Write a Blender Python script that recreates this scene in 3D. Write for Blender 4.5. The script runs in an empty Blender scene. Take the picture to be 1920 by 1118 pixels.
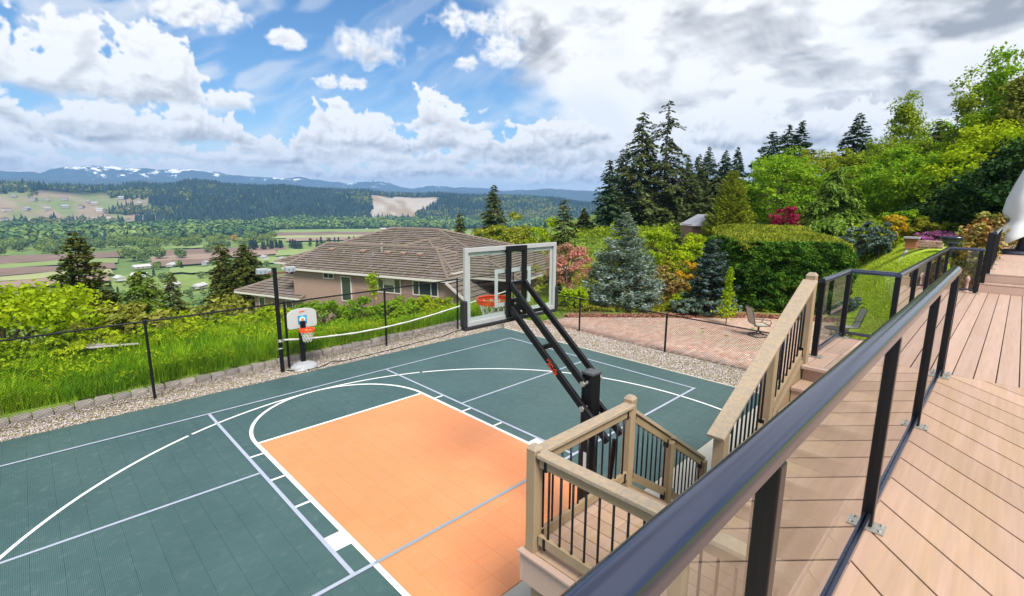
import bpy, math, random
import numpy as np
from mathutils import Vector, Matrix

S = bpy.context.scene
COL = S.collection
rng = np.random.default_rng(11)
random.seed(5)
R = math.radians

# ------------------------------------------------------------------ camera
CAM = np.array([-4.345, -11.274, 4.294])
YAW, PITCH, ROLL = R(44.588), R(10.545), R(0.366)
fw = Vector((math.sin(YAW)*math.cos(PITCH), math.cos(YAW)*math.cos(PITCH), -math.sin(PITCH)))
rt = Vector((math.cos(YAW), -math.sin(YAW), 0)); up = rt.cross(fw)
r2 = rt*math.cos(ROLL)+up*math.sin(ROLL); u2 = -rt*math.sin(ROLL)+up*math.cos(ROLL)
cd = bpy.data.cameras.new('camera'); cam = bpy.data.objects.new('camera', cd); COL.objects.link(cam)
m = Matrix.Identity(4)
for i in range(3):
    m[i][0] = r2[i]; m[i][1] = u2[i]; m[i][2] = -fw[i]; m[i][3] = CAM[i]
cam.matrix_world = m
cd.sensor_width = 36; cd.lens = 922.09/1920*36; cd.clip_start = 0.05; cd.clip_end = 30000
S.camera = cam

# ------------------------------------------------------------------ colour management, light
S.view_settings.view_transform = 'Standard'; S.view_settings.look = 'None'
S.view_settings.gamma = 1.0; S.view_settings.exposure = 1.15
S.view_settings.use_curve_mapping = False
CLOUD, SKYV = 5.1, 0.66                  # brightness of sunlit cloud and of the blue (background strength 0.1)
SUN_EL, SUN_AZ = R(50), R(205)          # azimuth clockwise from +Y
sl = bpy.data.lights.new('sun', 'SUN'); sun = bpy.data.objects.new('sun', sl); COL.objects.link(sun)
sl.energy = 2.7; sl.angle = R(20); sl.color = (1.0, 0.95, 0.87)
sd = Vector((math.sin(SUN_AZ)*math.cos(SUN_EL), math.cos(SUN_AZ)*math.cos(SUN_EL), math.sin(SUN_EL)))
sun.rotation_euler = sd.to_track_quat('Z', 'Y').to_euler(); sun.location = (0, 0, 60)

# node helpers
def nd(t, typ, **kw):
    n = t.nodes.new(typ)
    for k, v in kw.items():
        setattr(n, k, v)
    return n
def put(t, sock, v):
    if hasattr(v, 'is_output'):
        t.links.new(v, sock)
    else:
        sock.default_value = v
def M(t, op, a, b=0.0, c=0.0, clamp=False):
    n = nd(t, 'ShaderNodeMath', operation=op, use_clamp=clamp)
    for i, x in enumerate((a, b, c)):
        put(t, n.inputs[i], x)
    return n.outputs[0]
def SM(t, x, e0, e1, o0=0.0, o1=1.0):
    n = nd(t, 'ShaderNodeMapRange', interpolation_type='SMOOTHSTEP')
    for i, v in enumerate((x, e0, e1, o0, o1)):
        put(t, n.inputs[i], v)
    return n.outputs[0]
def MIX(t, f, a, b, blend='MIX'):
    n = nd(t, 'ShaderNodeMix', data_type='RGBA', blend_type=blend)
    put(t, n.inputs[0], f)
    put(t, n.inputs[6], a if hasattr(a, 'is_output') else (*a, 1)); put(t, n.inputs[7], b if hasattr(b, 'is_output') else (*b, 1))
    return n.outputs[2]
def NOISE(t, vec, scale, detail=3, rough=.5, out=0):
    n = nd(t, 'ShaderNodeTexNoise')
    if vec is not None: t.links.new(vec, n.inputs['Vector'])
    n.inputs['Scale'].default_value = scale; n.inputs['Detail'].default_value = detail; n.inputs['Roughness'].default_value = rough
    return n.outputs[out]
def XYZ(t, x, y, z):
    n = nd(t, 'ShaderNodeCombineXYZ')
    for i, v in enumerate((x, y, z)):
        put(t, n.inputs[i], v)
    return n.outputs[0]

# ------------------------------------------------------------------ sky with clouds
# value noise in numpy (clouds, terrain, placement)
def sst(x, a, b):
    t = np.clip((np.asarray(x, float)-a)/(b-a), 0, 1); return t*t*(3-2*t)
_perm = rng.random((256, 256)).astype(np.float32)
def vnoise(x, y):
    x = np.asarray(x, float); y = np.asarray(y, float); xi = np.floor(x).astype(int); yi = np.floor(y).astype(int); fx = x-xi; fy = y-yi
    fx = fx*fx*(3-2*fx); fy = fy*fy*(3-2*fy); g = lambda a, b: _perm[a & 255, b & 255]
    return (g(xi, yi)*(1-fx)+g(xi+1, yi)*fx)*(1-fy)+(g(xi, yi+1)*(1-fx)+g(xi+1, yi+1)*fx)*fy
def fbm(x, y, o=4):
    s = 0; a = .5; t = 0
    for i in range(o): s = s+a*vnoise(x*2**i+17*i, y*2**i+31*i); t += a; a *= .5
    return s/t
def billow(x, y, o=5):
    s = 0; a = .5; t = 0
    for i in range(o): s = s+a*(1-np.abs(2*vnoise(x*2**i+13*i, y*2**i+7*i)-1)); t += a; a *= .55
    return s/t
def cloud_map():
    """cloud brightness and cover over the sky, as (elevation, azimuth) arrays: rows of cumulus receding to the horizon, single clouds, a grey sheet, high streaks"""
    PD = 12; az = np.arange(-90, 270, 1/PD); el = np.arange(0, 90, 1/PD)
    lum = np.full((len(el), len(az)), .86, np.float32); alp = np.full((len(el), len(az)), .72, np.float32)
    A, E = np.meshgrid(az[::6], el[::6]); k = 1/(np.sin(np.radians(E))+.10); x, y = np.sin(np.radians(A))*k, np.cos(np.radians(A))*k
    c = fbm(x*.8+40, y*.8+40, 4); al = sst(c, .40, .58); lu = .95-.30*sst(fbm(x*.9+9, y*.9, 3), .42, .66)
    alp[:] = np.repeat(np.repeat(al, 6, 0), 6, 1)[:len(el), :len(az)]; lum[:] = np.repeat(np.repeat(lu, 6, 0), 6, 1)[:len(el), :len(az)]
    i0, i1, j1 = int((90-30)*PD), int((90+125)*PD), int(34*PD)
    A, E = np.meshgrid(az[i0:i1], el[:j1])
    L = np.full(A.shape, .80); Al = np.zeros(A.shape)
    def over(l, a):
        nonlocal L, Al
        o = a+Al*(1-a); L = np.where(o > 1e-4, (l*a+L*Al*(1-a))/np.maximum(o, 1e-4), L); Al = o
    # high streaks, mostly upper left
    ca, sa = math.cos(R(28)), math.sin(R(28)); u, v = (A*ca+E*sa), (-A*sa+E*ca)
    st = fbm(u/9+2*fbm(A/6, E/4, 2), v/1.7+fbm(A/9, E/5, 3)*1.5, 6)
    over(np.full(A.shape, .93), sst(st, .42, .76)*.66*(.35+.65*sst(A, 30, 10))+.0)
    # pale veil towards the horizon and to the right
    over(np.full(A.shape, .90), sst(E, 8, .5)*.85+0*A)
    # broken sheet on the right
    k = 1/(np.sin(np.radians(E))+.16); x, y = np.sin(np.radians(A))*k, np.cos(np.radians(A))*k
    w1 = fbm(x*1.1+3, y*1.1, 3); sh = fbm(x*1.5+w1*.9, y*1.5+w1*.7, 6); edge = A-46+16*(fbm(A/7, E/4, 5)-.5)+.5*(E-10)
    cover = sst(edge, -3, 4)
    b1 = billow(x*1.6+w1, y*1.6+w1*.6, 7); b2 = billow(x*1.6+w1+.05, y*1.6+w1*.6-.09, 7); fine = fbm(x*5+w1*2, y*5, 5)
    tone = 1.15-.38*sst(sh+.35*(fine-.5), .46, .64)+1.0*(b1-b2)-.26*(fbm(A/4+w1, E/1.7+sh*2, 6)-.5)
    for a, e, ra, re, g in ((51, 18.0, 8.5, 2.0, .30), (60, 20.0, 9, 1.3, .16), (84, 15.8, 9, 2.2, .30), (77, 12.2, 6, .9, .10), (63, 9.0, 4, 1.0, .10), (66, 13, 6, 2.8, -.22), (74, 18.5, 3, 1.6, -.12)):
        q = ((A-a)/ra)**2+((E-e)/re)**2+2.2*(fbm(A/2.2+sh, E/1.1, 6)-.5); tone = tone-g*np.exp(-np.maximum(q, 0))
    over(np.clip(tone, .52, 1.0), cover*(.86+.14*sst(sh, .3, .5)))
    # cumulus: base elevation eb, height s, cover c(az)
    def cumulus(eb, s, cov, seed, amp=1.0, wide=2.6, dark=.30, a0=-30, a1=125):
        nonlocal L, Al
        wv = 1.3*(fbm(A/(s*3.4)+seed, E*0+seed, 4)-.5)*s
        yv = (E-eb-wv)/s; xx = A/(s*wide)
        h = (fbm(xx+seed*3.7, 0*A+seed, 3)-.5)*3.0+cov
        wx = .5*s*(fbm(A/s+seed, E/s, 4)-.5); bl = billow((A+wx)/(s*1.0)+seed, (E+wx)/(s*.85)+seed*2.3, 7); bl2 = billow((A+wx-.10*s)/(s*1.0)+seed, (E+wx+.15*s)/(s*.85)+seed*2.3, 7)
        D = h-np.maximum(yv, 0)*1.0+(bl-.62)*2.0*amp+(fbm(A/(s*.35)+seed, E/(s*.3), 5)-.5)*.5
        bot = sst(yv+.30*(fbm(A/(s*.8), E/(s*.5)+seed, 4)-.5), -.20, .10)
        a = sst(D, .0, .17)*bot*sst(A, a0, a0+s)*(1-sst(A, a1-s, a1))
        body = sst(D, .05, .95)
        base_ = 1-sst(yv+.5*(fbm(A/(s*1.6)+seed, E/(s*.9), 4)-.5), -.1, .62)
        l = 1.05-.08*body-dark*.85*base_*(.3+.7*body)+.70*(bl-bl2)*sst(D, .02, .35)-.18*(fbm(A/(s*.9)+seed, E/(s*.5)+seed, 5)-.5)*body
        over(np.clip(l, .52, 1.0), a)
    cumulus(1.6, 1.0, .30, 1.3, dark=.16); cumulus(2.4, 1.3, .55, 2.1, dark=.20); cumulus(3.4, 1.9, .65, 5.2, dark=.28); cumulus(4.4, 2.2, .45, 11.7, dark=.28); cumulus(5.0, 2.8, .62, 7.7, dark=.32)
    cumulus(6.3, 2.6, .40+.9*np.exp(-((A-28)/9)**2)-.7*np.exp(-((A-20.5)/2.5)**2)+.5*np.exp(-((A-5)/14)**2), 3.3, dark=.38)
    cumulus(8.0, 3.6, -.55+1.6*np.exp(-((A-4)/9.5)**2)+.95*np.exp(-((A-25)/3.0)**2)+1.15*np.exp(-((A-34)/3.4)**2), 9.1, dark=.30, a1=44)
    def puff(a, e, ra, re, seed, amp=1.0, dark=.22):
        wx = .6*re*(fbm(A/re+seed, E/re+seed, 5)-.5); bl = billow((A+wx)/(re*1.15)+seed, (E+wx)/(re*.95)+seed, 7); b2 = billow((A+wx-.10*re)/(re*1.15)+seed, (E+wx+.16*re)/(re*.95)+seed, 7)
        D = 1-((A-a)/ra)**2-((E-e)/re)**2*np.where(E < e, 1.3, 1)+(bl-.62)*1.5*amp+(fbm(A/re*.9+seed, E/re*.9, 7)-.5)*2.3
        l = 1.05-.06*sst(D, .2, 1)-dark*1.1*(1-sst((E-e)/re+.8*(fbm(A/re+seed, E/re, 4)-.5), -.9, .5))*sst(D, .05, .7)+.65*(bl-b2); over(np.clip(l, .6, 1), sst(D, -.10, .85)*.97)
    puff(30.2, 15.7, 5.0, 2.5, 4.4); puff(26.2, 12.3, 2.9, .75, 8.8, dark=.08); puff(21.3, 15.8, 2.0, 1.1, 6.1, dark=.08); puff(14, 16.9, 4.4, 1.7, 2.9, dark=.1); puff(39.6, 14.8, 1.5, 1.0, 5.5, .8, .06); puff(43.0, 15.9, 2.5, 1.6, 7.2, 1, .1); puff(41.5, 18.6, 6, 1.6, 3.7, 1, .16); puff(8, 19, 6, 1.5, 1.2, 1, .1)
    win = np.minimum(np.minimum(sst(A, -30, -22), 1-sst(A, 116, 125)), 1-sst(E, 26, 34))
    lum[:j1, i0:i1] = lum[:j1, i0:i1]*(1-win)+L*win; alp[:j1, i0:i1] = alp[:j1, i0:i1]*(1-win)+Al*win
    return lum, alp
lum, alp = cloud_map()
H_, W_ = lum.shape; buf = np.zeros((H_*2, W_, 4), np.float32); buf[..., 3] = 1
buf[H_:, :, 0] = np.clip(lum, 0, 1); buf[H_:, :, 1] = np.clip(alp, 0, 1); buf[:H_, :, 0] = buf[H_, :, 0]; buf[:H_, :, 1] = buf[H_, :, 1]
cim = bpy.data.images.new('cloud_cover', W_, H_*2, alpha=True, float_buffer=False); cim.colorspace_settings.name = 'Non-Color'
cim.pixels.foreach_set(buf.ravel()); cim.update(); cim.pack(); del buf
world = bpy.data.worlds.new("World"); S.world = world; world.use_nodes = True
T = world.node_tree; T.nodes.clear()
tc = nd(T, 'ShaderNodeTexCoord'); sep = nd(T, 'ShaderNodeSeparateXYZ'); T.links.new(tc.outputs['Generated'], sep.inputs[0])
DZ = sep.outputs[2]
et = nd(T, 'ShaderNodeTexEnvironment', projection='EQUIRECTANGULAR', interpolation='Cubic'); et.image = cim; T.links.new(tc.outputs['Generated'], et.inputs[0])
cs = nd(T, 'ShaderNodeSeparateColor'); T.links.new(et.outputs[0], cs.inputs[0])
skyt = nd(T, 'ShaderNodeTexSky', sky_type='NISHITA')
skyt.sun_disc = False; skyt.sun_elevation = SUN_EL; skyt.sun_rotation = SUN_AZ
skyt.air_density = 1.0; skyt.dust_density = 0.3; skyt.ozone_density = 3.0
hs = nd(T, 'ShaderNodeHueSaturation'); hs.inputs['Saturation'].default_value = 1.22; hs.inputs['Value'].default_value = SKYV
T.links.new(skyt.outputs[0], hs.inputs['Color'])
lv = M(T, 'MULTIPLY', M(T, 'SUBTRACT', cs.outputs[0], .5), 2.0, clamp=True)
ccol = MIX(T, lv, tuple(CLOUD*c for c in (.36, .375, .405)), tuple(CLOUD*c for c in (1.0, 1.0, 1.0)))
final = MIX(T, cs.outputs[1], hs.outputs[0], ccol)
final = MIX(T, SM(T, DZ, .0, -.05), final, (3.0, 3.3, 3.5))
bg = nd(T, 'ShaderNodeBackground'); bg.inputs['Strength'].default_value = 0.1
T.links.new(final, bg.inputs['Color'])
wo = nd(T, 'ShaderNodeOutputWorld'); T.links.new(bg.outputs[0], wo.inputs['Surface'])
world.cycles.sampling_method = 'MANUAL'; world.cycles.sample_map_resolution = 1024

cy = S.cycles
cy.use_denoising = True
cy.max_bounces = 7; cy.diffuse_bounces = 2; cy.glossy_bounces = 4; cy.transparent_max_bounces = 16; cy.volume_bounces = 0
cy.caustics_reflective = False; cy.caustics_refractive = False
S.render.film_transparent = False

# ------------------------------------------------------------------ materials
MATS = {}
def mat(name, col, rough=.6, var=(0, 0), col2=None, bump=(0, 0), metal=0., spec=.5, island=0., obrand=0., stretch=(1, 1, 1), rotz=0., trans=0., detail=4):
    """procedural surface: base colour varied by noise in world position, optional fine bump; col2 = second colour of the noise"""
    if name in MATS: return MATS[name]
    mt = bpy.data.materials.new(name); MATS[name] = mt; mt.use_nodes = True
    t = mt.node_tree; t.nodes.clear()
    geo = nd(t, 'ShaderNodeNewGeometry')
    mp = nd(t, 'ShaderNodeMapping'); mp.inputs['Rotation'].default_value = (0, 0, rotz); mp.inputs['Scale'].default_value = stretch
    t.links.new(geo.outputs['Position'], mp.inputs['Vector'])
    c = nd(t, 'ShaderNodeRGB'); c.outputs[0].default_value = (*col, 1); cc = c.outputs[0]
    if col2 is not None and var[0]:
        cc = MIX(t, SM(t, NOISE(t, mp.outputs[0], var[0], detail, .6), .38, .62), col, col2)
    if var[1]:
        n = NOISE(t, mp.outputs[0], var[0]*(1 if col2 is None else 2.7), detail, .65)
        k = M(t, 'ADD', M(t, 'MULTIPLY', M(t, 'SUBTRACT', n, .5), 2.4*var[1]), 1.0)
        cc = MIX(t, 1.0, cc, XYZ(t, k, k, k), 'MULTIPLY')
    if island:
        k = M(t, 'ADD', M(t, 'MULTIPLY', M(t, 'SUBTRACT', geo.outputs['Random Per Island'], .5), 2*island), 1.0)
        cc = MIX(t, 1.0, cc, XYZ(t, k, k, M(t, 'MULTIPLY', k, k)), 'MULTIPLY')
    if obrand:
        oi = nd(t, 'ShaderNodeObjectInfo')
        k = M(t, 'ADD', M(t, 'MULTIPLY', M(t, 'SUBTRACT', oi.outputs['Random'], .5), 2*obrand), 1.0)
        cc = MIX(t, 1.0, cc, XYZ(t, k, k, k), 'MULTIPLY')
    out = nd(t, 'ShaderNodeOutputMaterial')
    if trans:
        d = nd(t, 'ShaderNodeBsdfDiffuse'); tr = nd(t, 'ShaderNodeBsdfTranslucent'); mx = nd(t, 'ShaderNodeMixShader')
        t.links.new(cc, d.inputs['Color'])
        t.links.new(MIX(t, 1.0, cc, (1.25, 1.2, .6), 'MULTIPLY'), tr.inputs['Color'])
        mx.inputs[0].default_value = trans; t.links.new(d.outputs[0], mx.inputs[1]); t.links.new(tr.outputs[0], mx.inputs[2])
        t.links.new(mx.outputs[0], out.inputs['Surface']); return mt
    p = nd(t, 'ShaderNodeBsdfPrincipled'); t.links.new(cc, p.inputs['Base Color'])
    p.inputs['Roughness'].default_value = rough; p.inputs['Metallic'].default_value = metal; p.inputs['Specular IOR Level'].default_value = spec
    if bump[0]:
        b = nd(t, 'ShaderNodeBump'); b.inputs['Strength'].default_value = bump[1]; b.inputs['Distance'].default_value = .01
        t.links.new(NOISE(t, mp.outputs[0], bump[0], 5, .6), b.inputs['Height']); t.links.new(b.outputs[0], p.inputs['Normal'])
    t.links.new(p.outputs[0], out.inputs['Surface'])
    return mt

def glass(name, tint, ior=1.5, rough=0.0):
    mt = bpy.data.materials.new(name); mt.use_nodes = True; t = mt.node_tree; t.nodes.clear()
    tr = nd(t, 'ShaderNodeBsdfTransparent'); tr.inputs[0].default_value = (*tint, 1)
    gl = nd(t, 'ShaderNodeBsdfGlossy'); gl.inputs['Roughness'].default_value = rough
    fr = nd(t, 'ShaderNodeFresnel'); fr.inputs[0].default_value = ior; ge = nd(t, 'ShaderNodeNewGeometry')
    fac = M(t, 'MULTIPLY', M(t, 'MULTIPLY', fr.outputs[0], 1.6, clamp=True), M(t, 'SUBTRACT', 1.0, ge.outputs['Backfacing']))   # both faces of the pane
    mx = nd(t, 'ShaderNodeMixShader'); t.links.new(fac, mx.inputs[0]); t.links.new(tr.outputs[0], mx.inputs[1]); t.links.new(gl.outputs[0], mx.inputs[2])
    o = nd(t, 'ShaderNodeOutputMaterial'); t.links.new(mx.outputs[0], o.inputs[0]); return mt

def court_mat(name, col, col2):
    """moulded sport tile: open grid of small ribs"""
    mt = bpy.data.materials.new(name); mt.use_nodes = True; t = mt.node_tree; t.nodes.clear()
    geo = nd(t, 'ShaderNodeNewGeometry'); s = nd(t, 'ShaderNodeSeparateXYZ'); t.links.new(geo.outputs['Position'], s.inputs[0])
    k = 2*math.pi/.025
    a = M(t, 'MULTIPLY', M(t, 'SINE', M(t, 'MULTIPLY', M(t, 'ADD', s.outputs[0], s.outputs[1]), k*.7071)), M(t, 'SINE', M(t, 'MULTIPLY', M(t, 'SUBTRACT', s.outputs[0], s.outputs[1]), k*.7071)))
    hole = SM(t, a, .15, .6)
    n = NOISE(t, geo.outputs['Position'], .55, 5, .6); n2 = NOISE(t, geo.outputs['Position'], 7, 4, .6)
    c = MIX(t, SM(t, n, .35, .65), col, col2)
    c = MIX(t, M(t, 'MULTIPLY', SM(t, n2, .5, .8), .13), c, (.45, .47, .45))
    c = MIX(t, M(t, 'MULTIPLY', hole, .85), c, tuple(x*.35 for x in col))
    oi = nd(t, 'ShaderNodeObjectInfo'); kk = M(t, 'ADD', M(t, 'MULTIPLY', oi.outputs['Random'], .05), .975); c = MIX(t, 1.0, c, XYZ(t, kk, kk, kk), 'MULTIPLY')
    p = nd(t, 'ShaderNodeBsdfPrincipled'); t.links.new(c, p.inputs['Base Color']); p.inputs['Roughness'].default_value = .42; p.inputs['Specular IOR Level'].default_value = .45
    b = nd(t, 'ShaderNodeBump'); b.inputs['Strength'].default_value = .35; b.inputs['Distance'].default_value = .004; b.invert = True
    t.links.new(hole, b.inputs['Height']); t.links.new(b.outputs[0], p.inputs['Normal'])
    o = nd(t, 'ShaderNodeOutputMaterial'); t.links.new(p.outputs[0], o.inputs[0]); return mt

BLACK = mat('black_metal', (.006, .006, .009), .34, (30, .2), spec=.32)
RAILTOP = mat('polished_rail_paint', (.075, .085, .135), .17, (3, .12), metal=.8, spec=1.0, stretch=(.2, 6, 6))
BRONZE = mat('dark_bronze_metal', (.006, .006, .009), .30, (25, .15), spec=.35)
CHAINB = mat('black_vinyl', (.007, .007, .008), .5, spec=.3)
STEEL = mat('zinc_steel', (.42, .41, .37), .42, (40, .25), metal=.6)
WHITE = mat('white_paint', (.78, .78, .76), .5, (6, .06))
NETW = mat('white_cord', (.60, .60, .55), .8, (40, .08))
LINEW = mat('white_line_paint', (.80, .82, .82), .55, (9, .10))
LINEG = mat('blue_grey_line_paint', (.24, .31, .36), .55, (9, .10))
LINEB = mat('lilac_line_paint', (.38, .42, .52), .55, (9, .10))
RED = mat('red_orange_enamel', (.75, .075, .02), .35, (20, .08))
ALU = mat('brushed_aluminium', (.66, .67, .68), .38, (18, .1), metal=.35)
WOOD = mat('tan_painted_wood', (.315, .225, .135), .7, (7, .16), bump=(60, .25), stretch=(1, 1, .4), obrand=.07)
WOODTOP = mat('weathered_wood', (.40, .305, .205), .85, (26, .25), col2=(.335, .275, .21), bump=(70, .5), stretch=(.6, .6, 2), obrand=.05)
DECKX = mat('composite_board_straight', (.465, .315, .25), .62, (2.0, .16), col2=(.43, .29, .215), bump=(90, .15), stretch=(.35, 7, 1), obrand=.10, rotz=R(-1))
DECKD = mat('composite_board_diagonal', (.455, .30, .222), .60, (1.6, .18), col2=(.43, .285, .185), bump=(90, .15), stretch=(.35, 7, 1), obrand=.11, rotz=R(-42.7))
DECKF = mat('composite_fascia', (.50, .35, .28), .62, (4, .09), bump=(60, .15), obrand=.04)
FRAME = mat('deck_frame_timber', (.10, .075, .055), .85, (6, .25))
CONC = mat('pale_concrete', (.50, .47, .40), .85, (3, .14), bump=(70, .4))
STONE = [mat('grey_block_%d' % i, c, .9, (18, .28), bump=(60, .7), obrand=.16) for i, c in enumerate(((.30, .27, .25), (.34, .30, .27)))]
PAVER = [mat('paver_%d' % i, c, .85, (24, .22), bump=(70, .5), obrand=.14) for i, c in enumerate(((.50, .30, .235), (.56, .37, .29), (.45, .33, .28), (.60, .43, .34)))]
GRAVEL = mat('river_gravel', (.42, .365, .29), .8, (4, .1), island=.48)
GRAVBED = mat('gravel_bed', (.36, .32, .26), .9, (45, .5), bump=(60, .8))
MULCH = mat('bark_mulch', (.30, .13, .075), .95, (22, .35), bump=(40, .9), island=.4)

# ------------------------------------------------------------------ mesh helpers
class MB:
    def __init__(s): s.v = []; s.f = []
    def add(s, V, F):
        o = len(s.v); s.v += [tuple(map(float, p)) for p in V]; s.f += [tuple(i+o for i in q) for q in F]; return s
    def box(s, c, d, rz=0.0):
        c = np.array(c, float); h = np.array(d, float)/2; ca, sa = math.cos(rz), math.sin(rz); V = []
        for z in (-1, 1):
            for x, y in ((-1, -1), (1, -1), (1, 1), (-1, 1)):
                px, py = x*h[0], y*h[1]; V.append((c[0]+px*ca-py*sa, c[1]+px*sa+py*ca, c[2]+z*h[2]))
        return s.add(V, [(3, 2, 1, 0), (4, 5, 6, 7), (0, 1, 5, 4), (1, 2, 6, 5), (2, 3, 7, 6), (3, 0, 4, 7)])
    def prism(s, P, z0, z1):
        n = len(P); V = [(p[0], p[1], z0) for p in P]+[(p[0], p[1], z1) for p in P]
        F = [tuple(range(n-1, -1, -1)), tuple(range(n, 2*n))]+[(i, (i+1) % n, n+(i+1) % n, n+i) for i in range(n)]
        return s.add(V, F)
    def prof(s, p0, p1, P, upv=(0, 0, 1)):
        """extrude a closed 2-D profile (side, up) from p0 to p1"""
        a = Vector(p0); b = Vector(p1); d = (b-a).normalized(); u = Vector(upv); u = (u-d*u.dot(d)).normalized(); w = d.cross(u)
        n = len(P); V = [a+w*x+u*y for x, y in P]+[b+w*x+u*y for x, y in P]
        F = [tuple(range(n)), tuple(range(2*n-1, n-1, -1))]+[(i, n+i, n+(i+1) % n, (i+1) % n) for i in range(n)]
        return s.add(V, F)
    def beam(s, p0, p1, w, h, upv=(0, 0, 1)):
        return s.prof(p0, p1, [(-w/2, -h/2), (w/2, -h/2), (w/2, h/2), (-w/2, h/2)], upv)
    def tube(s, pts, r, n=8, cap=True, closed=False):
        pts = [Vector(p) for p in pts]; m_ = len(pts); rr = r if hasattr(r, '__len__') else [r]*m_; V = []; F = []; prev = None
        for i, p in enumerate(pts):
            if closed: d = pts[(i+1) % m_]-pts[i-1]
            else: d = pts[min(i+1, m_-1)]-pts[max(i-1, 0)]
            d.normalize()
            if prev is None: a = d.orthogonal().normalized()
            else: a = (prev-d*prev.dot(d)).normalized()
            prev = a; b = d.cross(a)
            V += [p+(a*math.cos(2*math.pi*k/n)+b*math.sin(2*math.pi*k/n))*rr[i] for k in range(n)]
        for i in range(m_ if closed else m_-1):
            j = (i+1) % m_
            F += [(i*n+k, i*n+(k+1) % n, j*n+(k+1) % n, j*n+k) for k in range(n)]
        if cap and not closed: F += [tuple(range(n-1, -1, -1)), tuple(range((m_-1)*n, m_*n))]
        return s.add(V, F)
    def lathe(s, prof, n, c):
        V = []; F = []
        for r, z in prof: V += [(c[0]+r*math.cos(2*math.pi*k/n), c[1]+r*math.sin(2*math.pi*k/n), c[2]+z) for k in range(n)]
        for i in range(len(prof)-1):
            F += [(i*n+k, i*n+(k+1) % n, (i+1)*n+(k+1) % n, (i+1)*n+k) for k in range(n)]
        F += [tuple(range(n-1, -1, -1)), tuple(range((len(prof)-1)*n, len(prof)*n))]
        return s.add(V, F)
    def quad(s, a, b, c, d): return s.add([a, b, c, d], [(0, 1, 2, 3)])

def wl(o):
    v = Vector((0, 0, 0))
    while o is not None: v = v+o.location; o = o.parent
    return v
def obj(name, mb, material, parent=None, smooth=False, bevel=0.0, loc=None, label=None, cat=None, group=None, kind=None):
    V = np.array(mb.v, float)
    if parent is not None: base = Vector((0, 0, 0)) if loc is None else Vector(loc)-wl(parent)
    elif loc is None: base = Vector(((V[:, 0].min()+V[:, 0].max())/2, (V[:, 1].min()+V[:, 1].max())/2, V[:, 2].min()))
    else: base = Vector(loc)
    org = (wl(parent) if parent is not None else Vector((0, 0, 0)))+base
    me = bpy.data.meshes.new(name); me.from_pydata((V-np.array(org)).tolist(), [], mb.f)
    if material is not None: me.materials.append(material)
    if smooth: me.polygons.foreach_set('use_smooth', [True]*len(me.polygons))
    o = bpy.data.objects.new(name, me); COL.objects.link(o); o.location = base
    if parent is not None: o.parent = parent
    if bevel:
        b = o.modifiers.new('edge', 'BEVEL'); b.width = bevel; b.segments = 2; b.limit_method = 'ANGLE'
    return tag(o, label, cat, group, kind)
def tag(o, label=None, cat=None, group=None, kind=None):
    for k, v in (('label', label), ('category', cat), ('group', group), ('kind', kind)):
        if v: o[k] = v
    return o
def thing(name, label, cat, loc, group=None, kind=None):
    o = bpy.data.objects.new(name, None); COL.objects.link(o); o.location = loc; o.empty_display_size = .3
    return tag(o, label, cat, group, kind)
def npmesh(name, V, F, material, parent=None, loc=None, smooth=False, kind=None, label=None, cat=None, group=None):
    """V (n,3), F (m,k) arrays in world coordinates"""
    V = np.asarray(V, np.float64); F = np.asarray(F, np.int32)
    if parent is not None: base = Vector((0, 0, 0))
    elif loc is not None: base = Vector(loc)
    else: base = Vector(((V[:, 0].min()+V[:, 0].max())/2, (V[:, 1].min()+V[:, 1].max())/2, V[:, 2].min()))
    org = np.array((wl(parent) if parent is not None else Vector((0, 0, 0)))+base)
    me = bpy.data.meshes.new(name); n, k = F.shape
    me.vertices.add(len(V)); me.vertices.foreach_set('co', (V-org).astype(np.float32).ravel())
    me.loops.add(n*k); me.loops.foreach_set('vertex_index', F.ravel())
    me.polygons.add(n); me.polygons.foreach_set('loop_start', np.arange(0, n*k, k, dtype=np.int32))
    try: me.polygons.foreach_set('loop_total', np.full(n, k, np.int32))
    except Exception: pass
    me.update(calc_edges=True); me.validate()
    if smooth: me.polygons.foreach_set('use_smooth', np.ones(n, bool))
    me.materials.append(material)
    o = bpy.data.objects.new(name, me); COL.objects.link(o); o.location = base
    if parent is not None: o.parent = parent
    return tag(o, label, cat, group, kind)
def dup(o, loc=None, parent=None, scale=None, rz=None):
    c = o.copy(); COL.objects.link(c)
    if parent is not None: c.parent = parent
    if loc is not None: c.location = loc
    if scale is not None: c.scale = scale
    if rz is not None: c.rotation_euler = (0, 0, rz)
    return c
def dup_tree(o, loc, scale=None, rz=None, label=None):
    c = dup(o, loc, None, scale, rz)
    if label: c['label'] = label
    for ch in list(o.children):
        k = dup(ch, None, c)
        for g in ch.children: dup(g, None, k)
    return c
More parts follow.
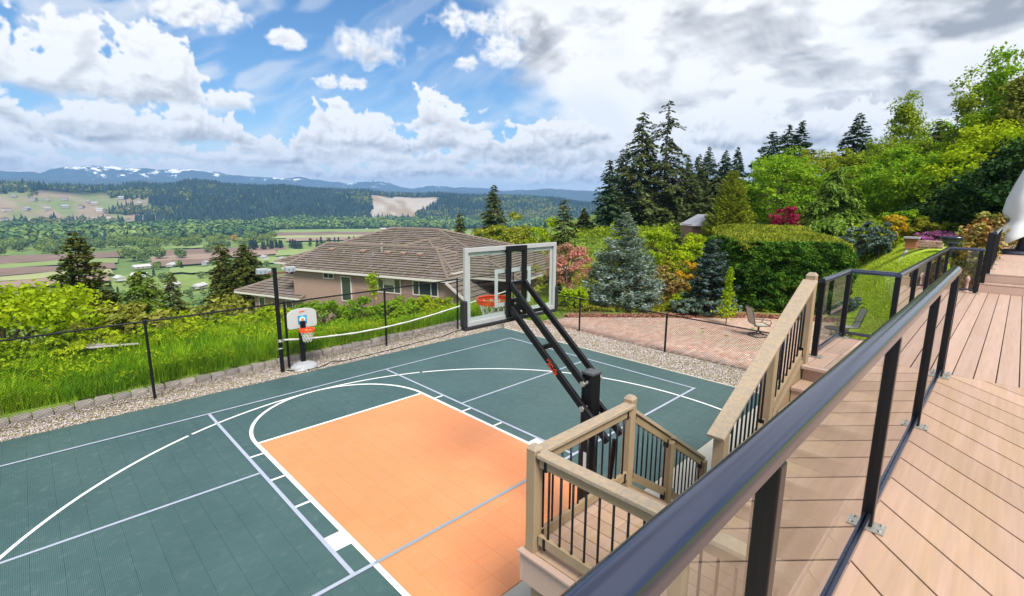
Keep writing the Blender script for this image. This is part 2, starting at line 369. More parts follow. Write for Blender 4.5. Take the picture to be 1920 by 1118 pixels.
# ------------------------------------------------------------------ terrain
HA = np.array([11.745, 31.954]); HD = np.array([.343, -.939]); HN = np.array([.939, .343])   # neighbour's house: origin, along, away
def yline(x): return -9.4+.12*np.maximum(x-14, 0)**1.4
VALLEY = -56.0
def terrain(x, y):
    x = np.asarray(x, float); y = np.asarray(y, float)
    w = y-.55*np.maximum(x, 0)-.2*np.minimum(x, 0)
    s1 = np.maximum(w-5, 0); s1 = np.where(s1 < 3, s1*s1/6, s1-1.5)
    drop = -.20*np.minimum(s1, 42)-.24*np.maximum(s1-42, 0)
    bankslope = .12-.30*sst(x, -3, 6)
    bank = .15+np.clip(y-2.5, 0, 3.5)*bankslope
    wl_ = 2.22+.046*(x+5.2)+.10
    bank = np.where(y > wl_, np.where(x < 14, bank*(1-sst(x, 8, 12)), 0), -.07*(x < 11))
    bank = bank-np.clip((y-6.2)*.5, 0, 3.6)*(1-sst(x, 17, 27))*(1-sst(y, 24, 40))
    right = (1.0+1.68*sst(x, 9, 22.5))*sst((yline(x)-y), -1.5-.10*np.clip(x-15, 0, 8), .4+.22*np.clip(x-15, 0, 8))*sst(x, 8.2, 9.6)*np.where((y < -10.8) & (x < 23), .8, 1)
    right = right+np.clip((x-22)*.035, 0, 1.6)*sst(x, 20, 30)*(1-sst(w, -2, 20))+np.clip((x-24)*.06, 0, 1.2)*sst(yline(x)-y, -8, 1)
    z = drop+bank+right
    # level pad of the neighbour's house
    t = (x-HA[0])*HD[0]+(y-HA[1])*HD[1]; s = (x-HA[0])*HN[0]+(y-HA[1])*HN[1]
    pad = sst(t, -12, -8)*(1-sst(t, 21, 26))*sst(s, -4.5, -1.5)*(1-sst(s, 20, 28))
    z = z*(1-pad)+np.minimum(z, -5.2)*pad
    z = np.maximum(z, VALLEY+2*(fbm(x/160, y/160, 2)-.5))
    r = np.hypot(x-CAM[0], y-CAM[1]); az = np.degrees(np.arctan2(x-CAM[0], y-CAM[1]))
    top = np.interp(az, [-60, -5, 0, 10, 12, 17, 21, 30, 40, 46, 50, 54, 57, 60], [110, 112, 112, 114, 128, 126, 116, 104, 96, 92, 80, 58, 30, 6])
    rid = top*sst(r, 1400, 2250)*(.9+.2*fbm(az/4+5, r/500, 3))
    return z+np.where((az > -70) & (az < 62), rid, 0)
def ground_z(x, y): return float(terrain(np.array([x]), np.array([y]))[0])

rad = np.concatenate([np.array([0.]), np.geomspace(2.5, 40, 210), np.geomspace(41, 6900, 115)])
azs = np.radians(np.concatenate([np.arange(-75, -4, 3.), np.arange(-4, 96, .55), np.arange(96, 165, 3.)]))
AA, RR = np.meshgrid(azs, rad)
gx = CAM[0]+RR*np.sin(AA); gy = CAM[1]+RR*np.cos(AA); gz = terrain(gx, gy)
gz = np.where((gx > -9) & (gx < 9.4) & (gy < 2.30+.046*(gx+5.2)), np.minimum(gz, -.07), gz)
nr, na = gx.shape
idx = np.arange(nr*na).reshape(nr, na)
GF = np.stack([idx[:-1, :-1], idx[:-1, 1:], idx[1:, 1:], idx[1:, :-1]], -1).reshape(-1, 4)[:, ::-1]
az_d = np.degrees(AA); rr_ = RR
# true ground colours per vertex: lawn, rough grass, bare development slope, quarry, forest floor
c_lawn = np.array([.36, .47, .05]); c_rough = np.array([.16, .24, .04]); c_for = np.array([.035, .055, .03]); c_field = np.array([.20, .27, .07])
c_dev = np.array([.30, .235, .165]); c_qu = np.array([.40, .355, .30]); c_soil = np.array([.22, .15, .09])
col = np.broadcast_to(c_rough, gx.shape+(3,)).copy()
def lay(mask, c):
    global col
    col = col*(1-mask[..., None])+np.array(c)*mask[..., None]
lay(sst(yline(gx)-gy, -2.6, -1.2)*sst(gx, 8, 10)*(1-sst(gx, 24, 27)), c_lawn)
lay(sst(gx, 9, 12)*(1-sst(gx, 26, 34))*(1-sst(yline(gx)-gy, -3, -2))*sst(gy, -20, -12)*.8*(fbm(gx/1.3, gy/1.3, 3) > .5), c_soil)
lay(sst(rr_, 250, 330), c_field)
lay(sst(fbm(gx/70, gy/70, 3), .5, .6)*sst(rr_, 250, 330), (.13, .2, .06))
lay(sst(rr_, 1300, 1500), c_for)
dev = sst(rr_, 1480, 1560)*(1-sst(rr_, 1990, 2060))*(1-sst(az_d+1.5*(fbm(gx/90, gy/90, 3)-.5)*4, 8.2, 9.6))
lay(dev*.95, c_dev); lay(dev*sst(fbm(gx/45+9, gy/110, 3), .5, .6), (.18, .22, .09))
def quarry(az, r):
    qx, qy = r*np.sin(np.radians(az)), r*np.cos(np.radians(az)); az = az+2.6*(fbm(qx/120+3, qy/120, 4)-.5); r = r+260*(fbm(qx/90, qy/90+7, 4)-.5)
    return ((az > 28.6) & (az < 36.5+.8*np.sin(r/60)) & (r > 1560+12*(az-28)) & (r < 2250-18*(az-28)) & ~((az > 33.2) & (r < 1560+150*(az-33.2))))
lay(quarry(az_d, rr_)*1.0, c_qu); lay((quarry(az_d, rr_) & (fbm(gx/40, gy/70, 3) > .56))*1.0, (.30, .235, .165))
upper = sst(rr_, 2120, 2200)*(1-sst(rr_, 2330, 2400))*(1-sst(az_d, 6, 8)); lay(upper, (.40, .33, .20))
G = npmesh('ground', np.stack([gx, gy, gz], -1).reshape(-1, 3), GF, None or mat('terrain_tmp', (.2, .3, .1)), smooth=True, kind='structure', loc=(0, 0, 0), label='grassy hillside falling away to a wide farmed valley and wooded ridge')
ca = G.data.color_attributes.new('ground_cover', 'FLOAT_COLOR', 'POINT')
ca.data.foreach_set('color', np.concatenate([col.reshape(-1, 3), np.ones((nr*na, 1))], 1).astype(np.float32).ravel())
gm = bpy.data.materials.new('ground_cover'); gm.use_nodes = True; t = gm.node_tree; t.nodes.clear()
at_ = nd(t, 'ShaderNodeAttribute', attribute_name='ground_cover'); ge = nd(t, 'ShaderNodeNewGeometry')
n1 = NOISE(t, ge.outputs['Position'], .9, 6, .65); n2 = NOISE(t, ge.outputs['Position'], 28, 3, .6); n3 = NOISE(t, ge.outputs['Position'], .03, 6, .7)
k = M(t, 'MULTIPLY', M(t, 'ADD', M(t, 'MULTIPLY', n1, .9), .55), M(t, 'MULTIPLY', M(t, 'ADD', M(t, 'MULTIPLY', n2, .7), .65), M(t, 'ADD', M(t, 'MULTIPLY', n3, .8), .6)))
p = nd(t, 'ShaderNodeBsdfPrincipled'); p.inputs['Roughness'].default_value = .95; p.inputs['Specular IOR Level'].default_value = .1
t.links.new(MIX(t, 1.0, at_.outputs['Color'], XYZ(t, k, k, k), 'MULTIPLY'), p.inputs['Base Color'])
b = nd(t, 'ShaderNodeBump'); b.inputs['Strength'].default_value = .6; b.inputs['Distance'].default_value = .03; t.links.new(n2, b.inputs['Height']); t.links.new(b.outputs[0], p.inputs['Normal'])
o_ = nd(t, 'ShaderNodeOutputMaterial'); t.links.new(p.outputs[0], o_.inputs[0])
G.data.materials[0] = gm

def polar(az, r): return CAM[0]+r*math.sin(R(az)), CAM[1]+r*math.cos(R(az))

# ------------------------------------------------------------------ mountains
def mountain(name, label, r0, r1, azel, snow, seed, amp):
    az = np.arange(-14, 66, .16); rr = np.linspace(r0, r1, 26)
    A, Q = np.meshgrid(az, rr); prof = np.interp(az, [a for a, e in azel], [e for a, e in azel])
    rel = (Q-r0)/(r1-r0); topz = np.tan(np.radians(prof))*r1*1.02
    sh = np.minimum(sst(rel, 0, .72), 1.0)
    x = CAM[0]+Q*np.sin(np.radians(A)); y = CAM[1]+Q*np.cos(np.radians(A))
    rn = 1-np.abs(2*fbm(x/600+seed, y/600, 5)-1)
    z = -60+(topz+60)*sh*(1-amp+amp*1.25*rn)*(1-.6*sst(rel, .8, 1.0))
    i = np.arange(A.size).reshape(A.shape); F = np.stack([i[:-1, :-1], i[:-1, 1:], i[1:, 1:], i[1:, :-1]], -1).reshape(-1, 4)[:, ::-1]
    mt = bpy.data.materials.new(name+'_hazed_slopes'); mt.use_nodes = True; t = mt.node_tree; p = t.nodes['Principled BSDF']; p.inputs['Roughness'].default_value = .95
    ge = nd(t, 'ShaderNodeNewGeometry'); s = nd(t, 'ShaderNodeSeparateXYZ'); t.links.new(ge.outputs['Position'], s.inputs[0])
    n = NOISE(t, ge.outputs['Position'], .0065, 8, .7)
    c = MIX(t, n, (.03, .055, .075), (.075, .11, .12))  # forested slopes coloured bluish, with some of the air's haze painted in
    if snow:
        h = M(t, 'ADD', s.outputs[2], M(t, 'MULTIPLY', M(t, 'SUBTRACT', n, .5), 900.0))
        c = MIX(t, SM(t, h, snow, snow+45), c, (.88, .9, .93))
    t.links.new(c, p.inputs['Base Color'])
    npmesh(name, np.stack([x, y, z], -1).reshape(-1, 3), F, mt, kind='structure', smooth=True, label=label)
mountain('snowy_mountains', 'far blue mountain range with patches of snow along its peaks', 5000, 6500,
         [(-14, 2.6), (-4, 2.75), (-.8, 2.65), (1.5, 2.45), (3.8, 2.95), (5.5, 2.85), (7, 2.7), (9, 2.75), (11.4, 2.85), (13, 2.75), (16, 2.45), (19, 2.35), (21.6, 2.5), (24, 2.2), (27.5, 2.1), (29, 2.3), (30.3, 2.2), (33, 1.95), (36, 1.9), (40, 1.75), (44, 1.65), (50, 1.5), (56, 1.4), (66, 1.3)], 325, 3.1, .34)
mountain('blue_foothills', 'long low blue foothills in front of the snowy mountains', 3500, 4600,
         [(-14, 1.9), (-2, 2.0), (2, 2.1), (5, 1.9), (9, 2.0), (14, 2.15), (19, 1.95), (22, 1.7), (27, 1.75), (31, 1.7), (35, 1.55), (38, 1.6), (42, 1.75), (46, 1.7), (48, 1.85), (51, 1.65), (54, 1.55), (58, 1.4), (66, 1.2)], 0, 8.7, .22)

# ------------------------------------------------------------------ sport court
GREEN = court_mat('green_court_tile', (.055, .112, .110), (.072, .137, .132)); ORANGE = court_mat('orange_court_tile', (.82, .295, .115), (.84, .325, .135))
court = thing('sport_court', 'green and orange tiled sport court with painted game lines', None, (0, -3.3, 0), kind='structure')
slab = MB().box((0, -3.27, -.09), (15.1, 9.06, .14)); obj('slab', slab, CONC, court)
TS = .30
def tile_mesh(mt):
    h = TS/2-.0004; c = h-.0012; V = []
    for q, z in ((h, -.016), (h, -.003), (c, 0)): V += [(-q, -q, z), (q, -q, z), (q, q, z), (-q, q, z)]
    F = [(8, 9, 10, 11)]+[(i+4*l, (i+1) % 4+4*l, (i+1) % 4+4*l+4, i+4*l+4) for l in (0, 1) for i in range(4)]
    return V, F
TV, TF = tile_mesh(None)
cells = []
for i in range(50):
    for j in range(30):
        x = -7.5+TS*(i+.5); y = 1.23-TS*(j+.5)
        cells.append((math.hypot(x-CAM[0], y-CAM[1]) if (x > -6) else 99, x, y, abs(x) < 1.8 and y < -2.07))
cells.sort()
protos = {}
for flag, mt in ((False, GREEN), (True, ORANGE)):
    me = bpy.data.meshes.new('tile'); me.from_pydata(TV, [], TF); me.materials.append(mt); protos[flag] = me
rest = {False: MB(), True: MB()}; cnt = 0
for d_, x, y, org in cells:
    if cnt < 290:
        o = bpy.data.objects.new('tile', protos[org]); COL.objects.link(o); o.parent = court; o.location = Vector((x, y, 0))-court.location; cnt += 1
    else:
        rest[org].add([(a+x, b+y, c) for a, b, c in TV], TF)
obj('green_tiles', rest[False], GREEN, court, kind='stuff'); obj('orange_tiles', rest[True], ORANGE, court, kind='stuff')
def line_sheet(name, pts, w, z, mt, closed=False):
    mb = MB(); P = [Vector((p[0], p[1], 0)) for p in pts]; L = []; Rr = []
    for i, p in enumerate(P):
        d = (P[min(i+1, len(P)-1)]-P[max(i-1, 0)]).normalized(); n = Vector((-d.y, d.x, 0))*w/2; L.append(p+n); Rr.append(p-n)
    V = [(q.x, q.y, z) for q in L]+[(q.x, q.y, z) for q in Rr]; n = len(P)
    mb.add(V, [(n+i, n+i+1, i+1, i) for i in range(n-1)]); return obj(name, mb, mt, court)
Z1, Z2 = .004, .007
for sx in (-1, 1):
    line_sheet('lane_line', [(sx*1.80, -2.04), (sx*1.80, -7.76)], .07, Z1, LINEW)
    for y in (-2.53, -3.53, -4.51): line_sheet('hash_mark', [(sx*1.838, y), (sx*2.045, y)], .05, Z1, LINEW)
    line_sheet('block_mark', [(sx*1.838, -5.63), (sx*2.045, -5.63)], .34, Z1, LINEW)
    line_sheet('kitchen_line', [(sx*2.075, -.03), (sx*2.075, -6.31)], .055, Z2, LINEB)
    line_sheet('end_line', [(sx*6.727, .026), (sx*6.727, -6.366)], .05, Z1, LINEB)
    line_sheet('centre_line', [(sx*2.105, -3.18), (sx*6.70, -3.18)], .05, Z1, LINEB)
line_sheet('free_throw_line', [(-1.764, -2.07), (1.764, -2.07)], .06, Z1, LINEW)
line_sheet('free_throw_arc', [(1.80*math.cos(a), -2.035+1.80*math.sin(a)) for a in np.linspace(0, math.pi, 60)], .065, .0055, LINEW)
line_sheet('side_line', [(-6.70, 0), (6.70, 0)], .05, Z2+.003, LINEB); line_sheet('side_line', [(-6.75, -6.34), (-1.80, -6.34)], .055, Z2+.003, LINEB); line_sheet('side_line', [(-1.80, -6.34), (1.80, -6.34)], .055, Z2+.003, LINEG); line_sheet('side_line', [(1.80, -6.34), (6.75, -6.34)], .055, Z2+.003, LINEB)
tp = lambda a: (.025+6.0*math.cos(a), -6.24+6.0*math.sin(a))
for a0, a1 in ((-.25, 1.118), (1.13, 2.015), (2.027, math.pi+.25)):
    line_sheet('three_point_arc', [tp(a) for a in np.linspace(a0, a1, 60)], .055, Z1+.0005, LINEW)

# ------------------------------------------------------------------ gravel, concrete, mulch
def sheet(name, P, z, mt, label=None, zf=None, kind='structure', parent=None):
    mb = MB(); mb.add([(x, y, z if zf is None else zf(x, y)) for x, y in P], [tuple(range(len(P)))]); return obj(name, mb, mt, parent, kind=kind, label=label)
sheet('gravel_bed', [(-9, 1.235), (7.505, 1.235), (7.505, -7.9), (9.12, -7.9), (9.16, 2.75), (-9, 2.4)], -.022, GRAVBED, 'strip of crushed stone bedding beside the court')
def pebbles(n, sampler):
    P = sampler(n*3)[:n]; n = len(P)
    s = .012+.018*rng.random(n)**1.5; th = rng.random(n)*6.28
    base = np.array([(1, 0, 0), (.25, .9, .1), (-.95, .2, 0), (-.2, -.85, .05), (.1, .05, .75), (0, 0, -.6)])
    V = base[None]*(s[:, None, None]*np.stack([np.full(n, 1.15), .6+.6*rng.random(n), .55+.5*rng.random(n)], -1)[:, None, :])
    V = V+rng.normal(0, .12, V.shape)*s[:, None, None]
    c, sn = np.cos(th)[:, None], np.sin(th)[:, None]
    X = V[..., 0]*c-V[..., 1]*sn; Y = V[..., 0]*sn+V[..., 1]*c
    V = np.stack([X+P[:, :1], Y+P[:, 1:2], V[..., 2]+(-.012+.02*rng.random((n, 1)))], -1)
    f = np.array([(0, 1, 4), (1, 2, 4), (2, 3, 4), (3, 0, 4), (1, 0, 5), (2, 1, 5), (3, 2, 5), (0, 3, 5)])
    return V.reshape(-1, 3), (np.arange(n)[:, None, None]*6+f[None]).reshape(-1, 3)
def samp(n):
    a = np.stack([rng.uniform(-8.5, 9.0, n), rng.uniform(1.25, 2.62, n)], -1); b_ = np.stack([rng.uniform(7.56, 9.0, n), rng.uniform(-7.9, 1.3, n)], -1)
    a = a[a[:, 1] < 2.18+.042*(a[:, 0]+5.2)]
    P = np.concatenate([a, b_[:int(len(b_)*.62)]]); rng.shuffle(P); return P
V, F = pebbles(42000, samp)
npmesh('gravel', V, F, GRAVEL, kind='stuff', label='pale river gravel strip around the edge of the court')
sheet('concrete_apron', [(-9, -7.775), (7.50, -7.775), (9.1, -7.92), (9.1, -10.6), (-9, -10.6)], -.010, CONC, 'pale concrete apron between the court and the deck')
obj('court_kerb', MB().box((7.53, -3.3, -.02), (.05, 9.0, .06)), CONC, None, kind='structure', label='thin pale edging along the far end of the court')

# retaining blocks along the bank
wall = thing('retaining_wall', 'low row of grey split-face blocks holding back the grass bank', 'retaining wall', (0, 2.4, 0))
blk = []
for q in range(3):
    mb = MB(); mb.box((0, 0, .075), (.308, .20, .15)); o = obj('block', mb, STONE[q % 2], wall, loc=(0, 2.4, -.03)); bpy.data.objects.remove(o); 
for q in range(4):
    V = []; F = []
    nx, nz = 5, 4
    for k in range(nz):
        for i in range(nx):
            edge = 0 if 0 < i < nx-1 and k < nz-1 else .02
            V.append((-.153+.306*i/(nx-1), -.1+edge-.012*rng.random(), .15*k/(nz-1)-.0))
    nf = len(V)
    V += [(-.13, .1, 0), (.13, .1, 0), (.13, .1, .15), (-.13, .1, .15)]
    for k in range(nz-1):
        for i in range(nx-1): a = k*nx+i; F.append((a, a+1, a+nx+1, a+nx))
    F += [tuple([nf+3, nf+2]+[(nz-1)*nx+i for i in range(nx-1, -1, -1)][::-1][::-1]), (nf+0, nf+3, (nz-1)*nx, (nz-2)*nx, (nz-3)*nx, 0), (nf+1, nx-1, 2*nx-1, 3*nx-1, 4*nx-1, nf+2), (nf+1, nf+0, nf+3, nf+2)]
    me = bpy.data.meshes.new('block'); me.from_pydata(V, [], F); me.materials.append(STONE[q % 2]); blk.append(me)
x = -8.4; i = 0
while x < 9.0:
    o = bpy.data.objects.new('block', blk[int(rng.integers(4))]); COL.objects.link(o); o.parent = wall
    o.location = Vector((x, 2.22+.046*(x+5.2)+rng.normal(0, .012), -.03+rng.normal(0, .006)))-wall.location; o.rotation_euler = (0, rng.normal(0, .015), .046+rng.normal(0, .04))
    x += .322; i += 1

# ------------------------------------------------------------------ chain link fences
def fence(name, label, P, heights, posts, rail_r, cell, wire):
    """P polyline of the fence line; heights per vertex; posts = list of xy"""
    f = thing(name, label, 'fence', (P[0][0], P[0][1], 0))
    for x, y, h in posts:
        mb = MB().tube([(x, y, -.05), (x, y, h-.01)], .030, 10); mb.lathe([(.034, h-.03), (.034, h), (.022, h+.025), (.004, h+.034)], 10, (x, y, 0)); obj('post', mb, CHAINB, f, smooth=False)
    mb = MB()
    mb.tube([(x, y, h-.02) for (x, y), h in zip(P, heights)], rail_r, 8); obj('top_rail', mb, CHAINB, f, smooth=True)
    V = []; F = []
    for a in range(len(P)-1):
        p0 = np.array(P[a]); p1 = np.array(P[a+1]); L = np.hypot(*(p1-p0)); d = (p1-p0)/L; nrm = np.array([-d[1], d[0]])
        h0, h1 = heights[a], heights[a+1]; zb = .04
        n = int(L/cell)
        for sgn in (1, -1):
            for k in range(-int(max(h0, h1)/cell)-1, n+int(max(h0, h1)/cell)+2):
                # wire: u = k*cell + sgn*(z-zb), clip to panel
                zt = min(h0, h1)-.03
                u0 = k*cell; u1 = u0+sgn*(zt-zb); ta, tb = 0.0, 1.0
                for lim in (0,):
                    lo, hi = (u0, u1)
                    if u1 > u0: ta = max(ta, (0-u0)/(u1-u0)); tb = min(tb, (L-u0)/(u1-u0))
                    else: ta = max(ta, (L-u0)/(u1-u0)); tb = min(tb, (0-u0)/(u1-u0))
                if tb-ta < .02: continue
                A = (u0+(u1-u0)*ta, zb+(zt-zb)*ta); B = (u0+(u1-u0)*tb, zb+(zt-zb)*tb)
                o = len(V)
                for (u, z) in (A, B):
                    c = p0+d*u
                    for ang in (0, 2.1, 4.2):
                        rx = wire*math.cos(ang); V.append((c[0]+nrm[0]*wire*math.sin(ang)+d[0]*rx*.7, c[1]+nrm[1]*wire*math.sin(ang)+d[1]*rx*.7, z-sgn*rx*.7))
                F += [(o, o+1, o+4, o+3), (o+1, o+2, o+5, o+4), (o+2, o, o+3, o+5)]
    npmesh('wire_mesh', np.array(V), np.array(F), CHAINB, f, kind='stuff')
    return f
fl = lambda x: 1.888+.0433*(x-.03)
fence('chain_link_fence', 'tall black chain-link fence between the court and the grass bank', [(-8.72, fl(-8.72)), (9.08, fl(9.08))], [1.80, 1.80],
      [(x, fl(x), 1.80) for x in (-8.72, -5.72, -2.72, .27, 3.28, 6.2)]+[(9.08, fl(9.08), 1.82)], .021, .062, .0021)
fence('chain_link_fence', 'waist-high black chain-link fence between the gravel and the brick patio', [(9.08, fl(9.08)-.05), (9.13, -.98), (9.02, -4.31), (8.92, -7.6)], [1.17, 1.17, 1.17, 1.17],
      [(9.13, -.98, 1.17), (9.02, -4.31, 1.17), (8.92, -7.55, 1.17)], .020, .062, .0034)

# ------------------------------------------------------------------ light pole with two floodlights, net
lp = thing('light_pole', 'tall black pole with two grey floodlights on a rusty cross-arm', 'light pole', (.03, 1.71, 0))
obj('pole', MB().tube([(.03, 1.71, -.05), (.03, 1.71, 2.72)], .052, 14).lathe([(.056, 2.70), (.056, 2.735), (.02, 2.745)], 14, (.03, 1.71, 0)), BLACK, lp)
RUST = mat('rusty_arm', (.16, .07, .045), .8, (20, .3))
obj('cross_arm', MB().beam((-.20, 1.74, 2.60), (.36, 1.70, 2.60), .05, .05), RUST, lp, bevel=.004)
LAMPG = mat('grey_lamp_housing', (.36, .38, .38), .5, (12, .12)); LAMPF = mat('lamp_glass', (.28, .33, .37), .12, (10, .1), spec=.8)
for sx, x in ((-1, -.27), (1, .41)):
    mb = MB(); mb.prof((x-.12, 1.72, 2.66), (x+.12, 1.72, 2.66), [(-.08, -.07), (.08, -.05), (.09, .07), (-.05, .085)]); o = obj('floodlight', mb, LAMPG, lp, bevel=.006)
    fm = MB(); fm.box((x, 1.72-.088, 2.665), (.21, .012, .10)); obj('lens', fm, LAMPF, o)
    for q in (-.05, .05): obj('clip', MB().box((x+q, 1.72-.097, 2.66), (.018, .012, .03)), BLACK, o)
for z in (.80, .84, .62): obj('pole_band', MB().lathe([(.056, z), (.060, z+.008), (.060, z+.022), (.056, z+.03)], 14, (.03, 1.71, 0)), STEEL, lp)
obj('net_hook', MB().tube([(.08, 1.70, .80), (.13, 1.68, .84), (.08, 1.69, .88)], .012, 6), STEEL, lp); obj('bolt', MB().box((-.03, 1.68, .63), (.06, .03, .02)), STEEL, lp)

nt = thing('sports_net', 'slack white-banded net strung along the chain-link fence', 'net', (4.5, 1.8, 0))
kx = [.10, .6, 1.2, 2.1, 3.0, 3.94, 5.0, 6.2, 7.4, 8.98]; kz = [.85, .77, .72, .66, .655, .69, .76, .87, .97, 1.12]
NX = np.linspace(.10, 8.98, 60); NZ = np.interp(NX, kx, kz); NZ = np.convolve(np.r_[NZ[:1], NZ, NZ[-1:]], [.25, .5, .25], 'valid'); NY = np.interp(NX, [0, 4, 8.98], [1.69, 1.80, 2.20])
mb = MB()
for i in range(59):
    a, b = (NX[i], NY[i], NZ[i]), (NX[i+1], NY[i+1], NZ[i+1]); w = .024+.004*math.sin(i*1.7)
    V = [(p[0], p[1]+o, p[2]+s*w) for p in (a, b) for o, s in ((-.008, -1), (-.012, 1), (.008, 1), (.008, -1))]
    mb.add(V, [(0, 4, 5, 1), (1, 5, 6, 2), (2, 6, 7, 3), (3, 7, 4, 0)])
obj('top_band', mb, NETW, nt, smooth=True)
V = []; F = []
def thin(a, b, w=.0016):
    o = len(V); a = np.array(a); b = np.array(b); d = (b-a)/max(1e-6, np.linalg.norm(b-a)); s = np.array([0, 0, 1.]) if abs(d[2]) < .7 else np.array([1., 0, 0]); q = np.cross(d, s); q /= np.linalg.norm(q); s = np.cross(q, d)
    for p in (a, b): V.extend([p+w*q, p-.5*w*q+.87*w*s, p-.5*w*q-.87*w*s])
    F.extend([(o, o+1, o+4, o+3), (o+1, o+2, o+5, o+4), (o+2, o, o+3, o+5)])
def zlow(x): return .03+.02*math.sin(x*2)
for x in np.arange(.15, 8.95, .10):
    zt = np.interp(x, NX, NZ)-.03; y = np.interp(x, NX, NY); thin((x, y, zt), (x+.05*math.sin(x), y-.10, zlow(x)))
for f in np.linspace(.14, .9, 6):
    xs = np.linspace(.12, 8.95, 24)
    for i in range(23):
        pt = lambda x: (x, np.interp(x, NX, NY)-.10*f, (np.interp(x, NX, NZ)-.03)*(1-f)+zlow(x)*f)
        thin(pt(xs[i]), pt(xs[i+1]))
npmesh('netting', np.array(V), np.array(F), CHAINB, nt, kind='stuff')
pts = [(.10, 1.64, .03), (.30, 1.46, .02), (.62, 1.34, .018), (.95, 1.36, .02), (1.25, 1.50, .05), (1.6, 1.42, .02), (2.4, 1.45, .018), (3.4, 1.52, .02), (4.2, 1.62, .02), (5.1, 1.64, .02), (5.7, 1.80, .05), (6.5, 1.95, .03), (7.6, 2.0, .03), (8.9, 2.1, .05)]
obj('bottom_cord', MB().tube(pts, .013, 6), CHAINB, nt, smooth=True)

# ------------------------------------------------------------------ child's hoop
TOYG = mat('grey_plastic_board', (.47, .48, .46), .45, (9, .05)); TOYB = mat('sand_filled_base', (.33, .34, .36), .5, (14, .12))
th = thing('toddler_basketball_hoop', 'small grey plastic basketball hoop on a pale base by the light pole', 'toy hoop', (.56, 1.60, 0))
mb = MB(); prf = [(.30, .0), (.33, .02), (.32, .09), (.24, .15), (.10, .19), (.06, .20)]
mb.lathe(prf, 10, (0, 0, 0)); mb.v = [(x*1.12+.56, y*.85+1.62+(0.05 if abs(x) < .1 else 0), z-.012) for x, y, z in mb.v]; obj('base', mb, TOYB, th, bevel=.01)
obj('post', MB().beam((.56, 1.66, .15), (.56, 1.66, 1.30), .115, .10, (0, 1, 0)), BLACK, th, bevel=.01)
P = []
for x, z in ((-.345, 1.12), (-.385, 1.17), (-.38, 1.50), (-.355, 1.555), (-.25, 1.615), (-.1, 1.645), (.1, 1.645), (.25, 1.615), (.355, 1.555), (.38, 1.50), (.385, 1.17), (.345, 1.12)): P.append((x, z-.005))
def plate(P, y0, y1, cx): 
    n = len(P); V = [(cx+x, y0, z) for x, z in P]+[(cx+x, y1, z) for x, z in P]
    return MB().add(V, [tuple(range(n)), tuple(range(2*n-1, n-1, -1))]+[(i, n+i, n+(i+1) % n, (i+1) % n) for i in range(n)])
bd = obj('backboard', plate(P, 1.56, 1.60, .575), TOYG, th, bevel=.012)
BLUE = mat('print_blue', (.02, .22, .52), .5, (30, .3)); SKYB = mat('print_cyan', (.05, .50, .72), .5, (30, .2)); ORP = mat('print_orange', (.85, .25, .05), .5, (20, .1))
rr = lambda cx, cz, a, b: [(cx-a, cz-b), (cx+a, cz-b), (cx+a, cz+b), (cx-a, cz+b)]
ci_ = lambda cx, cz, r, n=16: [(cx+r*math.cos(2*math.pi*k/n), cz+r*math.sin(2*math.pi*k/n)) for k in range(n)]
obj('blue_panel', plate(rr(0, 1.335, .115, .115), 1.555, 1.561, .575), BLUE, bd)
obj('swirl_print', plate(ci_(.005, 1.35, .095), 1.551, 1.556, .575), SKYB, bd)
obj('swirl_core', plate(ci_(-.005, 1.345, .070), 1.548, 1.552, .575), mat('print_white', (.75, .8, .82), .5, (20, .05)), bd)
obj('ball_print', plate(ci_(0, 1.335, .046), 1.545, 1.549, .575), ORP, bd)
mb = plate([(-.085, 1.545), (-.06, 1.535), (.06, 1.545), (.085, 1.565), (.06, 1.575), (-.05, 1.567)], 1.555, 1.561, .575); obj('red_emblem', mb, RED, bd)
obj('bracket', MB().box((.56, 1.52, 1.22), (.12, .10, .18)), BLACK, th, bevel=.01)
rim = [(.575+.20*math.cos(a), 1.31+.20*math.sin(a), 1.10) for a in np.linspace(0, 2*math.pi, 28)[:-1]]
mb = MB()
for i in range(27):
    a, b = rim[i], rim[(i+1) % 27]; mb.add([(*a[:2], 1.075), (*b[:2], 1.075), (*b[:2], 1.135), (*a[:2], 1.135), ]+[(.575+(q[0]-.575)*.86, 1.31+(q[1]-1.31)*.86, z) for q, z in ((a, 1.075), (b, 1.075), (b, 1.135), (a, 1.135))], [(0, 1, 2, 3), (7, 6, 5, 4), (3, 2, 6, 7), (0, 4, 5, 1)])
obj('rim', mb, RED, th)
def netmesh(cx, cy, z0, z1, ra, rb, n, lev, w):
    mb = MB(); ring = lambda i, k: (cx+(ra+(rb-ra)*(k/lev)**.7)*math.cos(2*math.pi*(i+.5*k)/n), cy+(ra+(rb-ra)*(k/lev)**.7)*math.sin(2*math.pi*(i+.5*k)/n), z0+(z1-z0)*k/lev)
    for k in range(lev):
        for i in range(n): mb.tube([ring(i, k), ring(i, k+1)], w, 5, cap=False); mb.tube([ring(i, k), ring(i-1, k+1)], w, 5, cap=False)
    return mb
obj('net', netmesh(.575, 1.31, 1.08, .80, .175, .10, 10, 4, .0065), NETW, th)

